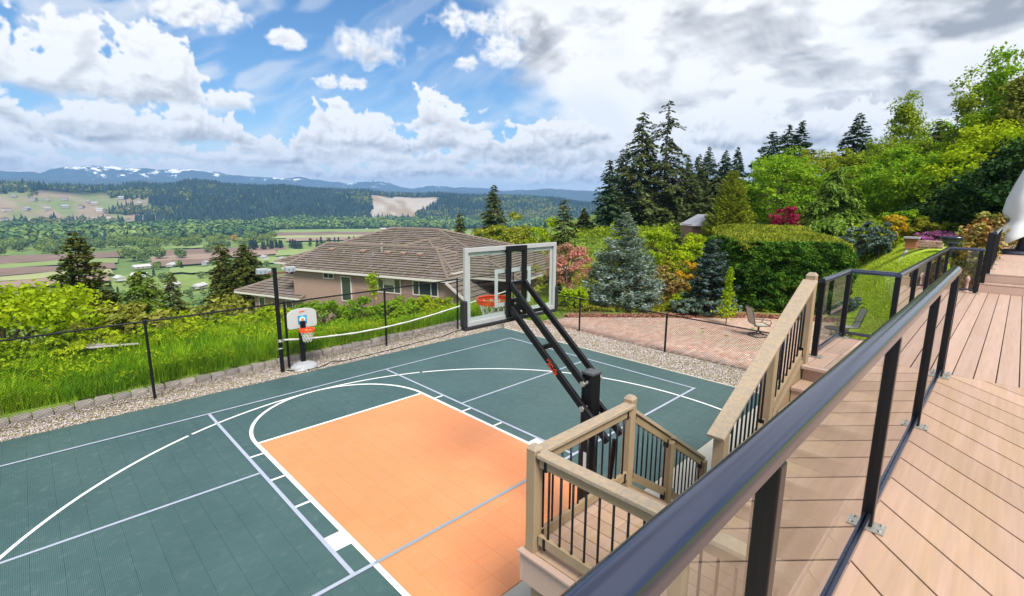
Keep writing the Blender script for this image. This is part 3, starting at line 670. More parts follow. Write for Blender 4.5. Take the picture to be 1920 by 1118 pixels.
# ------------------------------------------------------------------ main hoop
hp = thing('basketball_hoop', 'large black pole-mounted basketball hoop with a clear glass backboard', 'basketball hoop', (.2, -8.0, 0))
BX0, BX1, BZ0, BZ1, BY = -.645, 1.03, 2.835, 3.80, -6.70
obj('pole', MB().box((.2, -8.0, 1.18), (.16, .16, 2.40)), BLACK, hp, bevel=.008)
obj('pole_cap', MB().box((.2, -8.0, 2.385), (.175, .175, .03)), mat('grey_black_cap', (.07, .07, .08), .4, (20, .1)), hp, bevel=.006)
obj('base_plate', MB().box((.2, -8.0, .01), (.36, .36, .03)), BLACK, hp)
obj('height_screw', MB().tube([(.2, -8.28, .7), (.2, -8.36, 1.66)], .03, 10).box((.2, -8.27, .72), (.07, .16, .12)), BLACK, hp)
obj('crank_tag', MB().box((.30, -8.26, 1.36), (.05, .02, .16)), mat('pale_tag', (.55, .42, .30), .6, (20, .1)), hp)
lb = obj('warning_label', MB().box((.2815, -8.0, 2.13), (.003, .075, .19)), mat('label_white', (.7, .7, .68), .5, (60, .2)), hp)
obj('label_header', MB().box((.2835, -8.0, 2.205), (.003, .075, .04)), mat('label_orange', (.75, .17, .04), .5, (60, .1)), lb)
lb2 = obj('side_label', MB().box((.12-.0015, -8.02, 1.30), (.003, .07, .2)), MATS['label_white'], hp)
for sx in (-1, 1):
    x = .2+sx*.135
    obj('upper_arm', MB().beam((x, -6.76, 3.31), (x, -8.0, 2.28), .045, .075, (0, .6, .8)), BLACK, hp, bevel=.006)
    a = obj('lower_arm', MB().beam((x, -6.78, 2.985), (x, -8.36, 1.68), .045, .085, (0, .6, .8)), BLACK, hp, bevel=.006)
    if sx < 0:
        rm = MB(); d = Vector((0, -1.58, -1.305)).normalized(); u = Vector((0, 1.305, -1.58)).normalized()*-1; c0 = Vector((x-.0245, -7.53, 2.365))
        strokes = [((-.09, .012), (-.05, .028)), ((-.09, .028), (-.09, -.004)), ((-.06, .0), (-.04, .018)), ((-.03, .028), (-.03, -.002)), ((-.03, .014), (.0, .02)), ((.0, .028), (.0, -.002)), ((.02, .0), (.05, .024)), ((.055, .028), (.055, 0)), ((.055, 0), (.085, 0)),
                   ((-.06, -.012), (-.06, -.032)), ((-.06, -.012), (-.03, -.022)), ((-.02, -.012), (-.02, -.032)), ((-.02, -.032), (.01, -.028)), ((.02, -.012), (.02, -.032)), ((.02, -.014), (.045, -.03)), ((.045, -.012), (.045, -.032)), ((.06, -.012), (.06, -.032)), ((.06, -.022), (.085, -.012)), ((.06, -.022), (.085, -.032))]
        for s, e in strokes: rm.beam(c0+d*s[0]*1.2+u*s[1]*1.1, c0+d*e[0]*1.2+u*e[1]*1.1, .002, .009, u if abs(s[0]-e[0]) > abs(s[1]-e[1]) else d)
        obj('red_lettering', rm, RED, a)
for f in (.33, .80):
    y = -6.78-1.58*f; z = 2.985-1.305*f; obj('arm_crossbar', MB().box((.2, y, z), (.22, .05, .05)), BLACK, hp, bevel=.004)
for f in (.30,):
    y = -6.76-1.24*f; z = 3.31-1.03*f; obj('arm_crossbar', MB().box((.2, y, z), (.22, .04, .04)), BLACK, hp, bevel=.004)
for z in (2.28, 1.975): 
    mb = MB(); mb.tube([(.03, -8.0, z), (.37, -8.0, z)], .022, 10); mb.tube([(.02, -8.0, z), (.05, -8.0, z)], .034, 6); mb.tube([(.35, -8.0, z), (.38, -8.0, z)], .034, 6)
    obj('pivot_bolt', mb, STEEL, hp)
bb = thing('backboard', None, None, Vector((.2, BY, BZ0))-hp.location); bb.parent = hp
fr = MB(); w = .055
fr.box(((BX0+BX1)/2, BY, BZ0+w/2), (BX1-BX0, .04, w)); fr.box(((BX0+BX1)/2, BY, BZ1-w/2), (BX1-BX0, .04, w))
for x in (BX0+w/2, BX1-w/2): fr.box((x, BY, (BZ0+BZ1)/2), (w, .04, BZ1-BZ0-2*w))
obj('frame', fr, mat('white_aluminium', (.46, .46, .46), .4, (12, .08), metal=.2), bb, bevel=.004)
BG = glass('backboard_glass', (.93, .96, .95))
obj('glass_panel', MB().box(((BX0+BX1)/2, BY+.008, (BZ0+BZ1)/2), (BX1-BX0-2*w, .010, BZ1-BZ0-2*w)), BG, bb)
mb = MB(); y = BY+.015; iw = .048; a0, a1, b0, b1 = BX0+w, BX1-w, BZ0+w, BZ1-w
def strip(x0, x1, z0, z1): mb.box(((x0+x1)/2, y, (z0+z1)/2), (x1-x0, .003, z1-z0))
strip(a0, a1, b0, b0+iw); strip(a0, a1, b1-iw, b1); strip(a0, a0+iw, b0+iw, b1-iw); strip(a1-iw, a1, b0+iw, b1-iw)
BSTR = mat('pale_stripe', (.56, .58, .57), .5, (6, .06)); obj('border_stripe', mb, BSTR, bb)
mb = MB(); sx0, sx1, sz0, sz1, q = -.135, .535, 3.005, 3.50, .055
strip(sx0, sx1, sz1-q, sz1); strip(sx0, sx1, sz0, sz0+q); strip(sx0, sx0+q, sz0+q, sz1-q); strip(sx1-q, sx1, sz0+q, sz1-q)
obj('target_square', mb, BSTR, bb)
PAD = mat('black_rubber_pad', (.014, .014, .016), .7, (30, .2))
obj('edge_pad', MB().box(((BX0+BX1)/2, BY, BZ0-.022), (BX1-BX0+.06, .085, .045)), PAD, bb, bevel=.012)
for x in (BX0-.012, BX1+.012): obj('corner_pad', MB().box((x, BY, BZ0+.165), (.055, .09, .33)), PAD, bb, bevel=.012)
for x in (.055, .345): obj('mounting_rail', MB().box((x, BY-.045, (BZ0+BZ1)/2+.01), (.062, .05, BZ1-BZ0-.03)), BLACK, bb, bevel=.005)
obj('mount_crossbar', MB().box((.2, BY-.045, BZ1-.04), (.226, .04, .07)), BLACK, bb, bevel=.004)
obj('mount_crossbar', MB().box((.2, BY-.06, 3.31), (.226, .05, .05)), BLACK, bb, bevel=.004)
obj('mount_plate', MB().box((.2, BY-.055, 2.985), (.226, .04, .24)), BLACK, bb, bevel=.004)
mb = MB()
for x in (.14, .26):
    for z in (2.92, 3.04): mb = MB().lathe([(.016, 0), (.016, .012), (.009, .016)], 8, (0, 0, 0)); mb.v = [(x+a, BY-.075-c, z+b_) for a, b_, c in mb.v]; obj('bolt_head', mb, STEEL, bb)
rg = thing('rim', None, None, Vector((.2, BY+.38, 3.03))-wl(bb)-Vector((0, 0, 0))); rg.parent = bb; rg.location = Vector((.2, BY+.38, 3.03))-wl(bb)
RC = (.2, BY+.38)
mb = MB().tube([(RC[0]+.248*math.cos(a), RC[1]+.248*math.sin(a), 3.03) for a in np.linspace(0, 2*math.pi, 41)[:-1]], .013, 8, closed=True)
ring = MB(); n = 40
for i in range(n):
    a, b = 2*math.pi*i/n, 2*math.pi*(i+1)/n; q = lambda t_, z, r: (RC[0]+r*math.cos(t_), RC[1]+r*math.sin(t_), z)
    ring.add([q(a, 3.025, .256), q(b, 3.025, .256), q(b, 2.972, .256), q(a, 2.972, .256), q(a, 3.025, .247), q(b, 3.025, .247), q(b, 2.972, .247), q(a, 2.972, .247)], [(3, 2, 1, 0), (4, 5, 6, 7), (2, 3, 7, 6)])
mb.add(ring.v, ring.f); mb.box((.2, BY+.075, 3.0), (.20, .15, .045)); mb.box((.2, BY+.02, 2.96), (.20, .02, .14))
o = obj('ring', mb, RED, rg)
obj('net', netmesh(RC[0], RC[1], 2.985, 2.62, .228, .125, 12, 5, .0055), NETW, rg)

# ------------------------------------------------------------------ deck
ZD, ZL = 2.644, 1.50
def clip(P, a, b, c):
    """keep a*x+b*y+c >= 0"""
    out = []
    for i in range(len(P)):
        p, q = P[i], P[(i+1) % len(P)]; dp = a*p[0]+b*p[1]+c; dq = a*q[0]+b*q[1]+c
        if dp >= 0: out.append(p)
        if dp*dq < 0: s = dp/(dp-dq); out.append((p[0]+(q[0]-p[0])*s, p[1]+(q[1]-p[1])*s))
    return out
def boards(parent, poly, ang, width, z, mt, gap=.008, th=.026, off=0.0, lengths=None):
    ca, sa = math.cos(ang), math.sin(ang)
    vs = [-x*sa+y*ca for x, y in poly]; us = [x*ca+y*sa for x, y in poly]
    v = math.floor((min(vs)-off)/width)*width+off
    while v < max(vs):
        segs = [(min(us)-1, max(us)+1)]
        if lengths:
            cut = min(us)+lengths*(.3+.6*random.random()); segs = [(min(us)-1, cut-.0015), (cut+.0015, max(us)+1)]
        for u0, u1 in segs:
            lo, hi = v+gap/2, v+width-gap/2
            P = [(u0*ca-lo*sa, u0*sa+lo*ca), (u1*ca-lo*sa, u1*sa+lo*ca), (u1*ca-hi*sa, u1*sa+hi*ca), (u0*ca-hi*sa, u0*sa+hi*ca)]
            # clip to convex polygon (counter-clockwise)
            for i in range(len(poly)):
                p, q = poly[i], poly[(i+1) % len(poly)]; a, b = -(q[1]-p[1]), q[0]-p[0]; P = clip(P, a, b, -(a*p[0]+b*p[1]))
                if len(P) < 3: break
            if len(P) >= 3 and max(a[0] for a in P)-min(a[0] for a in P)+max(a[1] for a in P)-min(a[1] for a in P) > .03:
                obj('board', MB().prism(P, z-th, z), mt, parent, bevel=.0035)
        v += width
deck = thing('deck', 'wide pinkish-brown composite board deck above the court', 'deck', (2.2, -12.5, ZD))
boards(deck, [(-6.5, -14.5), (2.17, -14.5), (2.17, -10.81), (-6.5, -10.81)], R(42.7), .24, ZD, DECKD, off=.097)
boards(deck, [(2.176, -14.5), (9.30, -14.5), (9.30, -10.33), (2.176, -10.33)], R(-.3), .160, ZD, DECKX, off=.038)
plat = [(1.44, -10.815), (2.17, -10.815), (2.17, -9.80), (1.44, -9.80)]
boards(deck, [(1.47, -10.80), (2.17, -10.80), (2.17, -9.80), (1.47, -9.80)], R(-.3), .160, ZD, DECKX, off=.038)
boards(deck, [(2.176, -10.326), (3.14, -10.326), (3.14, -9.80), (2.176, -9.80)], R(-.3), .160, ZD, DECKX, off=.038)
mb = MB(); mb.box((-2.17, -12.66, ZD-.17), (8.66, 3.66, .26)); mb.box((5.75, -12.4, ZD-.17), (7.1, 4.10, .26)); mb.box((2.32, -10.06, ZD-.17), (1.6, .50, .26)); mb.box((1.83, -10.55, ZD-.17), (.66, .46, .26)); obj('underframe', mb, FRAME, deck)
for c, d in (((-2.52, -10.797, ZD-.16), (7.98, .022, .27)), ((2.31, -9.788, ZD-.16), (1.70, .022, .27)), ((3.151, -10.06, ZD-.16), (.022, .56, .27)), ((6.24, -10.318, ZD-.16), (6.18, .022, .27))): obj('fascia', MB().box(c, d), DECKF, deck)
for x in (-6, -3.6, -1.4): obj('support_post', MB().box((x, -12.3, (ZD-.3)/2), (.14, .14, ZD-.3)), WOOD, deck)
for x, y in ((3.05, -9.95), (6.0, -10.55), (8.6, -10.55)): z0 = ground_z(x, y)-.2; obj('support_post', MB().box((x, y, (ZD-.3+z0)/2), (.14, .14, ZD-.3-z0)), WOOD, deck)

upd = thing('upper_deck', 'raised upper deck reached by two low steps', 'deck', (14, -13, ZD+.36))
ZU = ZD+.36
boards(upd, [(9.62, -16), (22, -16), (22, -10.95), (9.62, -10.95)], R(90), .160, ZU, DECKX, off=.05)
boards(upd, [(9.305, -16), (9.60, -16), (9.60, -10.90), (9.305, -10.90)], R(90), .148, ZD+.18, DECKX, off=-9.305-.148*3)
obj('riser', MB().box((9.318, -13.45, ZD+.075), (.022, 5.1, .15)), DECKF, upd); obj('riser', MB().box((9.632, -13.45, ZD+.255), (.022, 5.1, .15)), DECKF, upd)
mb = MB(); mb.box((15.85, -13.475, ZU-.2), (12.3, 5.05, .33)); mb.box((9.465, -13.45, ZD+.05), (.26, 5.0, .16)); obj('underframe', mb, FRAME, upd)
obj('fascia', MB().box((15.8, -10.938, ZU-.16), (12.36, .022, .29)), DECKF, upd)

# ------------------------------------------------------------------ glass railings
RGLASS = glass('railing_glass', (.90, .945, .93), 1.5)
RGLASS2 = RGLASS
def cap_profile(w, h):
    P = [(-w/2+.006, -h*.55), (w/2-.006, -h*.55), (w/2, -h*.50), (w/2, -h*.18)]
    for a in np.linspace(0, math.pi, 17): P.append((w/2*math.cos(a), -h*.14+h*.59*math.sin(a)))
    P += [(-w/2, -h*.18), (-w/2, -h*.50)]; return P
def railing(name, label, runs, zb, top, posts, plates=True, postw=.06, capw=.088, caph=.066, capoff=0.0):
    """runs = list of (p, q) straight lengths; posts = list of xy standing on zb"""
    r_ = thing(name, label, 'railing', (posts[0][0], posts[0][1], zb))
    for x, y in posts:
        o = obj('post', MB().box((x, y, zb+(top-caph)/2+.006), (postw*.85, postw, top-caph-.012)), BRONZE, r_, bevel=.005)
        if plates:
            obj('base_plate', MB().box((x, y, zb+.006), (.10, .17, .012)), STEEL, o, bevel=.003)
            for sx in (-.033, .033):
                for sy in (-.065, .065): obj('bolt_head', MB().lathe([(.009, .012), (.009, .019), (.005, .021)], 6, (x+sx, y+sy, zb)), STEEL, o)
    for p, q in runs:
        obj('top_rail', MB().prof((p[0], p[1]+capoff, zb+top-caph*.45), (q[0], q[1]+capoff, zb+top-caph*.45), cap_profile(capw, caph)), RAILTOP, r_, smooth=True).data.set_sharp_from_angle(angle=R(32))
        d = Vector((q[0]-p[0], q[1]-p[1], 0)); L = d.length; d.normalize()
        inner = sorted([(Vector((x-p[0], y-p[1], 0)).dot(d)) for x, y in posts if abs(Vector((x-p[0], y-p[1], 0)).cross(d).z) < .06 and -.1 < Vector((x-p[0], y-p[1], 0)).dot(d) < L+.1])
        for a, b in zip(inner[:-1], inner[1:]):
            if b-a < .25: continue
            A = Vector((*p, 0))+d*(a+postw*.55); B = Vector((*p, 0))+d*(b-postw*.55)
            obj('glass_panel', MB().beam((A.x, A.y, zb+.085+(top-caph-.085)/2), (B.x, B.y, zb+.085+(top-caph-.085)/2), .006, top-caph-.085), RGLASS, r_)
            obj('bottom_rail', MB().prof((A.x, A.y, zb+.075), (B.x, B.y, zb+.075), [(-.02, -.02), (.02, -.02), (.02, .014), (.008, .014), (.008, .002), (-.008, .002), (-.008, .014), (-.02, .014)]), RAILTOP, r_)
    return r_
railing('glass_railing', 'long dark-bronze glass railing running past the camera along the deck edge', [((-6.2, -10.925), (2.19, -10.925))], ZD, 1.10,
        [(-4.82, -10.925), (-3.09, -10.925), (-1.36, -10.925), (.38, -10.925), (2.0, -10.925), (2.16, -10.925)], capoff=.017)
xs = [3.08, 4.55, 6.02, 7.49, 9.0]
railing('glass_railing', 'stepped dark glass railing round the stair head and far deck edge', [((1.82, -9.86), (3.12, -9.86)), ((3.08, -9.86), (3.08, -10.36)), ((3.04, -10.36), (9.02, -10.36)), ((9.0, -10.36), (9.0, -10.90))], ZD, .90,
        [(1.86, -9.86), (3.08, -9.86)]+[(x, -10.36) for x in xs]+[(9.0, -10.86)], capw=.07, caph=.055)
railing('glass_railing', 'dark glass railing along the raised upper deck by the orange shrub', [((9.40, -10.99), (14.6, -10.99))], ZU, .86,
        [(x, -10.99) for x in (9.45, 10.7, 12.0, 13.3, 14.55)], capw=.07, caph=.055)
obj('corner_post', MB().box((9.40, -10.93, ZD+.6), (.07, .07, 1.2)), BRONZE, None, bevel=.005, label='tall dark corner post beside the steps to the upper deck', cat='post')

# ------------------------------------------------------------------ stairs
def stair(name, label, x0, z0, dirx, n, rise, run, ya, yb, th=.035):
    s = thing(name, label, 'stairs', (x0, (ya+yb)/2, z0))
    for i in range(n):
        zr = z0-rise*i
        x = x0+dirx*run*i
        obj('riser', MB().box((x-dirx*.012, (ya+yb)/2, zr-rise/2-.018), (.02, yb-ya-.01, rise-.036)), DECKF, s)
        if i < n-1:
            for k in range(2):
                w = (run+.02)/2; obj('tread_board', MB().box((x+dirx*(w*(k+.5)-.0), (ya+yb)/2, zr-rise-th/2), (w-.004, yb-ya, th)), DECKX if k else DECKD, s, bevel=.004)
    return s
st = stair('upper_stairs', 'upper flight of brown stairs down from the deck to the landing', 1.45, ZD, -1, 7, .1635, .34, -10.77, -9.86)
for i in range(2): obj('tread_board', MB().box((1.45-.012-.0, -10.315, ZD-.0175), (.10, .91, .035)), DECKF, st, bevel=.004) if i == 0 else None
def stringer(x0, z0, x1, z1, y, parent, dep=.27):
    P = [(x0, z0+.06), (x0, z0-dep), (x1, z1-dep), (x1, z1+.06)]; V = [(a, y-.02, b) for a, b in P]+[(a, y+.02, b) for a, b in P]
    return obj('stringer', MB().add(V, [(0, 1, 2, 3), (7, 6, 5, 4)]+[(i, 4+i, 4+(i+1) % 4, (i+1) % 4) for i in range(4)]), WOOD, parent)
stringer(1.48, ZD-.02, -.62, ZL+.11, -9.835, st); stringer(1.48, ZD-.02, -.62, ZL+.11, -10.775, st)
ld = thing('stair_landing', 'square board landing halfway down the stairs', 'landing', (-1.0, -9.8, ZL))
boards(ld, [(-1.70, -10.79), (-.28, -10.79), (-.28, -8.76), (-1.70, -8.76)], R(90), .152, ZL, DECKD, off=.02, lengths=2.2)
obj('fascia', MB().box((-.99, -8.748, ZL-.15), (1.48, .024, .28)), DECKF, ld); obj('fascia', MB().box((-1.715, -9.78, ZL-.15), (.024, 2.04, .28)), DECKF, ld)
mb = MB(); mb.box((-.99, -8.80, ZL-.012), (1.44, .07, .03)); obj('trim_board', MB().box((-1.73, -9.78, ZL-.008), (.06, 2.1, .018)), DECKF, ld)
obj('underframe', MB().box((-.99, -9.78, ZL-.16), (1.40, 1.98, .25)), FRAME, ld)
for x, y in ((-1.6, -8.86), (-.4, -8.86), (-1.6, -10.6)): obj('support_post', MB().box((x, y, .6), (.12, .12, 1.25)), WOOD, ld)
ls = stair('lower_stairs', 'lower flight of stairs from the landing down to the concrete', -.28, ZL, 1, 8, .1875, .265, -9.78, -8.86)
stringer(-.28, ZL-.02, 1.60, .16, -8.835, ls); stringer(-.28, ZL-.02, 1.60, .16, -9.80, ls)

# ------------------------------------------------------------------ wooden railings
def wrail(name, label, segs, posts, base):
    """segs: (p0, p1, zb0, zb1, n): handrail segment over a line with ground heights zb0, zb1, n balusters; posts: (x, y, z0, z1, capped)"""
    w = thing(name, label, 'railing', base)
    for x, y, z0, z1, capd in posts:
        mb = MB().box((x, y, (z0+z1)/2), (.095, .095, z1-z0))
        o = obj('post', mb, WOOD, w, bevel=.006)
        if capd:
            c = MB(); c.add([(x-.052, y-.052, z1), (x+.052, y-.052, z1), (x+.052, y+.052, z1), (x-.052, y+.052, z1), (x-.03, y-.03, z1+.035), (x+.03, y-.03, z1+.035), (x+.03, y+.03, z1+.035), (x-.03, y+.03, z1+.035)],
                            [(3, 2, 1, 0), (4, 5, 6, 7), (0, 1, 5, 4), (1, 2, 6, 5), (2, 3, 7, 6), (3, 0, 4, 7)]); obj('post_cap', c, WOODTOP, o, bevel=.004)
    for p0, p1, a, b, n, ht, capw in segs:
        if capw < 0: obj('handrail', MB().beam((*p0, a+ht-.02), (*p1, b+ht-.02), -capw, .036), WOODTOP, w, bevel=.006); continue
        P0 = Vector((*p0, 0)); P1 = Vector((*p1, 0)); zz = lambda f, h: a+(b-a)*f+h
        if capw: obj('handrail', MB().beam((*p0, a+ht-.02), (*p1, b+ht-.02), capw, .036), WOODTOP, w, bevel=.006)
        obj('upper_beam', MB().beam((*p0, a+ht-.085), (*p1, b+ht-.085), .04, .09), WOOD, w, bevel=.004)
        obj('lower_beam', MB().beam((*p0, a+.13), (*p1, b+.13), .04, .085), WOOD, w, bevel=.004)
        me = None
        for i in range(n):
            f = (i+.75)/(n+.5); c = P0.lerp(P1, f); z0, z1 = zz(f, .14), zz(f, ht-.10)
            if me is None:
                o = obj('baluster', MB().tube([(c.x, c.y, z0), (c.x, c.y, z1)], .0095, 8), BLACK, w, loc=(c.x, c.y, z0), smooth=True); me = o
            else:
                k = dup(me, Vector((c.x, c.y, z0))-w.location, w)
        for q, f in ((P0, 0), (P1, 1)):
            s = .04 if f == 0 else -.04; dd = (P1-P0).normalized(); c = q+dd*s*1.6
            for h in (.13, ht-.085): obj('bracket', MB().beam((c.x-dd.x*.012, c.y-dd.y*.012, zz(f, h)-.01), (c.x+dd.x*.012, c.y+dd.y*.012, zz(f, h)-.01), .052, .10), BLACK, w)
    return w
wrail('wooden_railing', 'tan wooden landing railing with black balusters and a weathered cap',
      [((-1.66, -8.84), (-.30, -8.84), ZL, ZL, 11, .90, .115), ((-1.66, -8.89), (-1.66, -10.02), ZL, ZL, 9, .90, .115), ((-1.66, -10.12), (-1.66, -10.8), ZL, ZL, 6, .90, .115)],
      [(-1.66, -8.82, ZL-.03, ZL+.90, True), (-.27, -8.82, ZL-.25, ZL+.93, True), (-1.66, -10.07, ZL-.03, ZL+.90, True)], (-1.66, -8.82, ZL))
wrail('wooden_railing', 'tan wooden stair railing sloping down beside the lower flight',
      [((-.22, -8.80), (.64, -8.80), ZL-.05, ZL-.62, 8, .87, .09), ((.70, -8.80), (1.60, -8.80), ZL-.66, ZL-1.26, 9, .87, .09)],
      [(.67, -8.80, ZL-.95, ZL+.14, False), (1.62, -8.80, -.01, ZL-.46, False)], (.67, -8.80, .4))
wrail('wooden_railing', 'long weathered stair handrail with black balusters beside the upper flight',
      [((1.48, -9.83), (-.66, -9.83), ZD+.02, ZD-1.017, 0, .90, -.14), ((1.48, -9.83), (.55, -9.83), ZD+.02, ZD-.43, 9, .90, 0), ((.45, -9.83), (-.48, -9.83), ZD-.48, ZD-.93, 9, .90, 0)],
      [(1.52, -9.83, ZD-.25, ZD+.95, True), (.50, -9.83, ZD-.80, ZD+.40, False), (-.53, -9.83, ZL-.25, ZD-.10, False)], (1.52, -9.83, ZD-.25))
obj('newel_post', MB().box((-.10, -9.86, ZL+.32), (.10, .10, .86)), WOOD, None, bevel=.006, label='short tan newel post at the foot of the upper stair handrail', cat='post')

# ------------------------------------------------------------------ brick patio, chairs
pat = thing('brick_patio', 'pinkish brick paver patio beyond the low chain-link fence', None, (13, -4, 0), kind='structure')
PP = [(9.14, 1.0), (9.14, -10.2), (17.9, -10.2), (18.1, -8.0), (15.97, -4.46), (13.76, -2.4), (10.7, .6)]
sheet('bedding', PP[::-1], -.010, mat('paver_sand', (.42, .34, .27), .95, (30, .2)), parent=pat, kind=None)
from itertools import product
def inside(x, y): 
    c = False; n = len(PP)
    for i in range(n):
        x0, y0 = PP[i]; x1, y1 = PP[(i+1) % n]
        if (y0 > y) != (y1 > y) and x < (x1-x0)*(y-y0)/(y1-y0)+x0: c = not c
    return c
pm = []
for k in range(4):
    h = (.107, .052); c = .006; V = []
    for (a, b_), z in (((h[0], h[1]), -.02), ((h[0], h[1]), -.003), ((h[0]-c, h[1]-c), .004)): V += [(-a, -b_, z), (a, -b_, z), (a, b_, z), (-a, b_, z)]
    F = [(8, 9, 10, 11)]+[(i+4*l, (i+1) % 4+4*l, (i+1) % 4+4*l+4, i+4*l+4) for l in (0, 1) for i in range(4)]
    me = bpy.data.meshes.new('brick'); me.from_pydata(V, [], F); me.materials.append(PAVER[k]); pm.append((me, V, F))
bl = []; row = 0; y = -10.2
while y < 1.0:
    x = 9.2+(.11 if row % 2 else 0)
    while x < 18.3:
        if inside(x, y): bl.append((math.hypot(x-CAM[0], y-CAM[1])+(20 if y < -7.8 else 0), x, y))
        x += .222
    y += .112; row += 1
bl.sort(); far = [MB() for _ in range(4)]
for i, (d_, x, y) in enumerate(bl):
    k = int(min(3, max(0, rng.integers(4)))); z = rng.normal(0, .0015)
    if i < 280:
        o = bpy.data.objects.new('brick', pm[k][0]); COL.objects.link(o); o.parent = pat; o.location = Vector((x, y, z))-pat.location; o.rotation_euler = (rng.normal(0, .01), rng.normal(0, .01), rng.normal(0, .012))
    else: far[k].add([(a+x, b_+y, c+z) for a, b_, c in pm[k][1]], pm[k][2])
for k in range(4): obj('paver_field', far[k], PAVER[k], pat, kind='stuff')
msh = [(10.4, 1.0), (10.9, 1.1), (13.95, -1.95), (16.3, -4.2), (18.6, -8.0), (18.3, -9.0), (17.95, -9.0), (18.05, -8.0), (15.95, -4.44), (13.75, -2.38), (10.7, .6)]
n = 5200; P = []
while len(P) < n:
    i = rng.integers(0, 3); a, b_ = [((10.7, .6), (10.8, 1.1)), ((13.76, -2.4), (14.1, -1.85)), ((15.97, -4.46), (16.6, -4.1)), ((17.5, -7.1), (18.3, -6.8)), ((17.9, -9.6), (18.9, -9.6))][i], None
    if i == 4: continue
    nx_ = [((10.7, .6), (10.8, 1.1)), ((13.76, -2.4), (14.1, -1.85)), ((15.97, -4.46), (16.6, -4.1)), ((17.5, -7.1), (18.3, -6.8)), ((17.9, -9.6), (18.9, -9.6))][i+1]
    f, g = rng.random(2); p0 = np.array(a[0])*(1-f)+np.array(nx_[0])*f; p1 = np.array(a[1])*(1-f)+np.array(nx_[1])*f; P.append(p0*(1-g)+p1*g)
P = np.array(P); th_ = rng.random(n)*6.28; L_ = .03+.04*rng.random(n); W_ = L_*.4
zz = terrain(P[:, 0], P[:, 1]); zz = np.maximum(zz, -.02)+.005+.03*rng.random(n)
d1 = np.stack([np.cos(th_), np.sin(th_), rng.normal(0, .35, n)], -1)*L_[:, None]; d2 = np.stack([-np.sin(th_), np.cos(th_), rng.normal(0, .35, n)], -1)*W_[:, None]; c_ = np.stack([P[:, 0], P[:, 1], zz], -1)
npmesh('bark_mulch', np.stack([c_-d1-d2, c_+d1-d2, c_+d1+d2, c_-d1+d2], 1).reshape(-1, 3), np.arange(4*n).reshape(n, 4), MULCH, kind='stuff', label='band of reddish bark mulch along the back edge of the patio')
mbed = MB()
for i in range(3):
    A = [((10.6, .6), (10.85, 1.15)), ((13.7, -2.4), (14.15, -1.8)), ((15.9, -4.46), (16.7, -4.05)), ((17.5, -7.1), (18.3, -6.8))]
    a, b_ = A[i], A[i+1]; mbed.quad((*a[0], .004), (*b_[0], .004), (*b_[1], .006), (*a[1], .006))
obj('mulch_bed', mbed, MULCH, None, kind='structure', label='narrow bed of bark mulch behind the patio')

CH = mat('chair_metal', (.05, .045, .04), .45, (20, .2)); SLING = mat('beige_sling_fabric', (.42, .39, .31), .8, (60, .15))
def chair(label, loc, ang):
    c = thing('patio_chair', label, 'chair', loc, group=None); ca, sa = math.cos(ang), math.sin(ang)
    def W(p): return (loc[0]+p[0]*ca-p[1]*sa, loc[1]+p[0]*sa+p[1]*ca, loc[2]+p[2])
    mb = MB().tube([W((.30*math.cos(a), .30*math.sin(a), .02)) for a in np.linspace(0, 6.283, 29)[:-1]], .017, 7, closed=True)
    for k in range(4):
        a = k*math.pi/2+.4; mb.tube([W((.30*math.cos(a), .30*math.sin(a), .02)), W((.12*math.cos(a), .12*math.sin(a), .10)), W((0, 0, .16))], .013, 6)
    obj('swivel_base', mb, CH, c, smooth=True)
    obj('column', MB().tube([W((0, 0, .14)), W((0, 0, .34))], .035, 8).tube([W((-.14, 0, .35)), W((.14, 0, .35))], .03, 8), CH, c)
    fr_ = MB()
    for s in (-.25, .25):
        fr_.tube([W((.26, s, .40)), W((.10, s, .385)), W((-.18, s, .39)), W((-.25, s, .46)), W((-.33, s, .78)), W((-.40, s, 1.02))], .014, 7)
        fr_.tube([W((.22, s*1.08, .39)), W((.27, s*1.12, .52)), W((.22, s*1.14, .61)), W((0, s*1.14, .62)), W((-.28, s*1.04, .64))], .013, 7)
    fr_.tube([W((.26, -.25, .40)), W((.26, .25, .40))], .014, 7); fr_.tube([W((-.40, -.25, 1.02)), W((-.42, 0, 1.06)), W((-.40, .25, 1.02))], .014, 7)
    obj('frame', fr_, CH, c, smooth=True)
    def slingm(P):
        V = []; 
        for (x, z) in P:
            for s in (-.245, -.08, .08, .245): V.append(W((x, s, z-(.012 if abs(s) < .1 else 0))))
        V += [tuple(np.array(v)+np.array((0, 0, -.006))) for v in V]; n = len(P); F = []
        for i in range(n-1):
            for k in range(3): a = i*4+k; F += [(a, a+1, a+5, a+4), (a+4*n+4, a+4*n+5, a+4*n+1, a+4*n)]
        return MB().add(V, F)
    obj('seat', slingm([(.26, .405), (.1, .39), (-.05, .385), (-.18, .395)]), SLING, c, smooth=True)
    obj('backrest', slingm([(-.18, .40), (-.25, .47), (-.29, .62), (-.33, .78), (-.395, 1.01)]), SLING, c, smooth=True)
chair('beige sling swivel chair on the brick patio by the low fence', (13.08, -5.57, 0.004), R(-45))
chair('beige sling swivel chair seen through the stair-head glass panel', (15.0, -7.75, 0.004), R(120))
tb = thing('patio_table', 'dark round patio table by the second swivel chair', 'table', (14.35, -7.55, 0))
obj('table_top', MB().lathe([(.33, .40), (.34, .41), (.34, .425), (.33, .43)], 24, (14.35, -7.55, 0)), CH, tb)
for k in range(3): a = k*2.094; obj('leg', MB().tube([(14.35+.28*math.cos(a), -7.55+.28*math.sin(a), 0), (14.35+.1*math.cos(a), -7.55+.1*math.sin(a), .22), (14.35+.2*math.cos(a), -7.55+.2*math.sin(a), .40)], .014, 6), CH, tb)

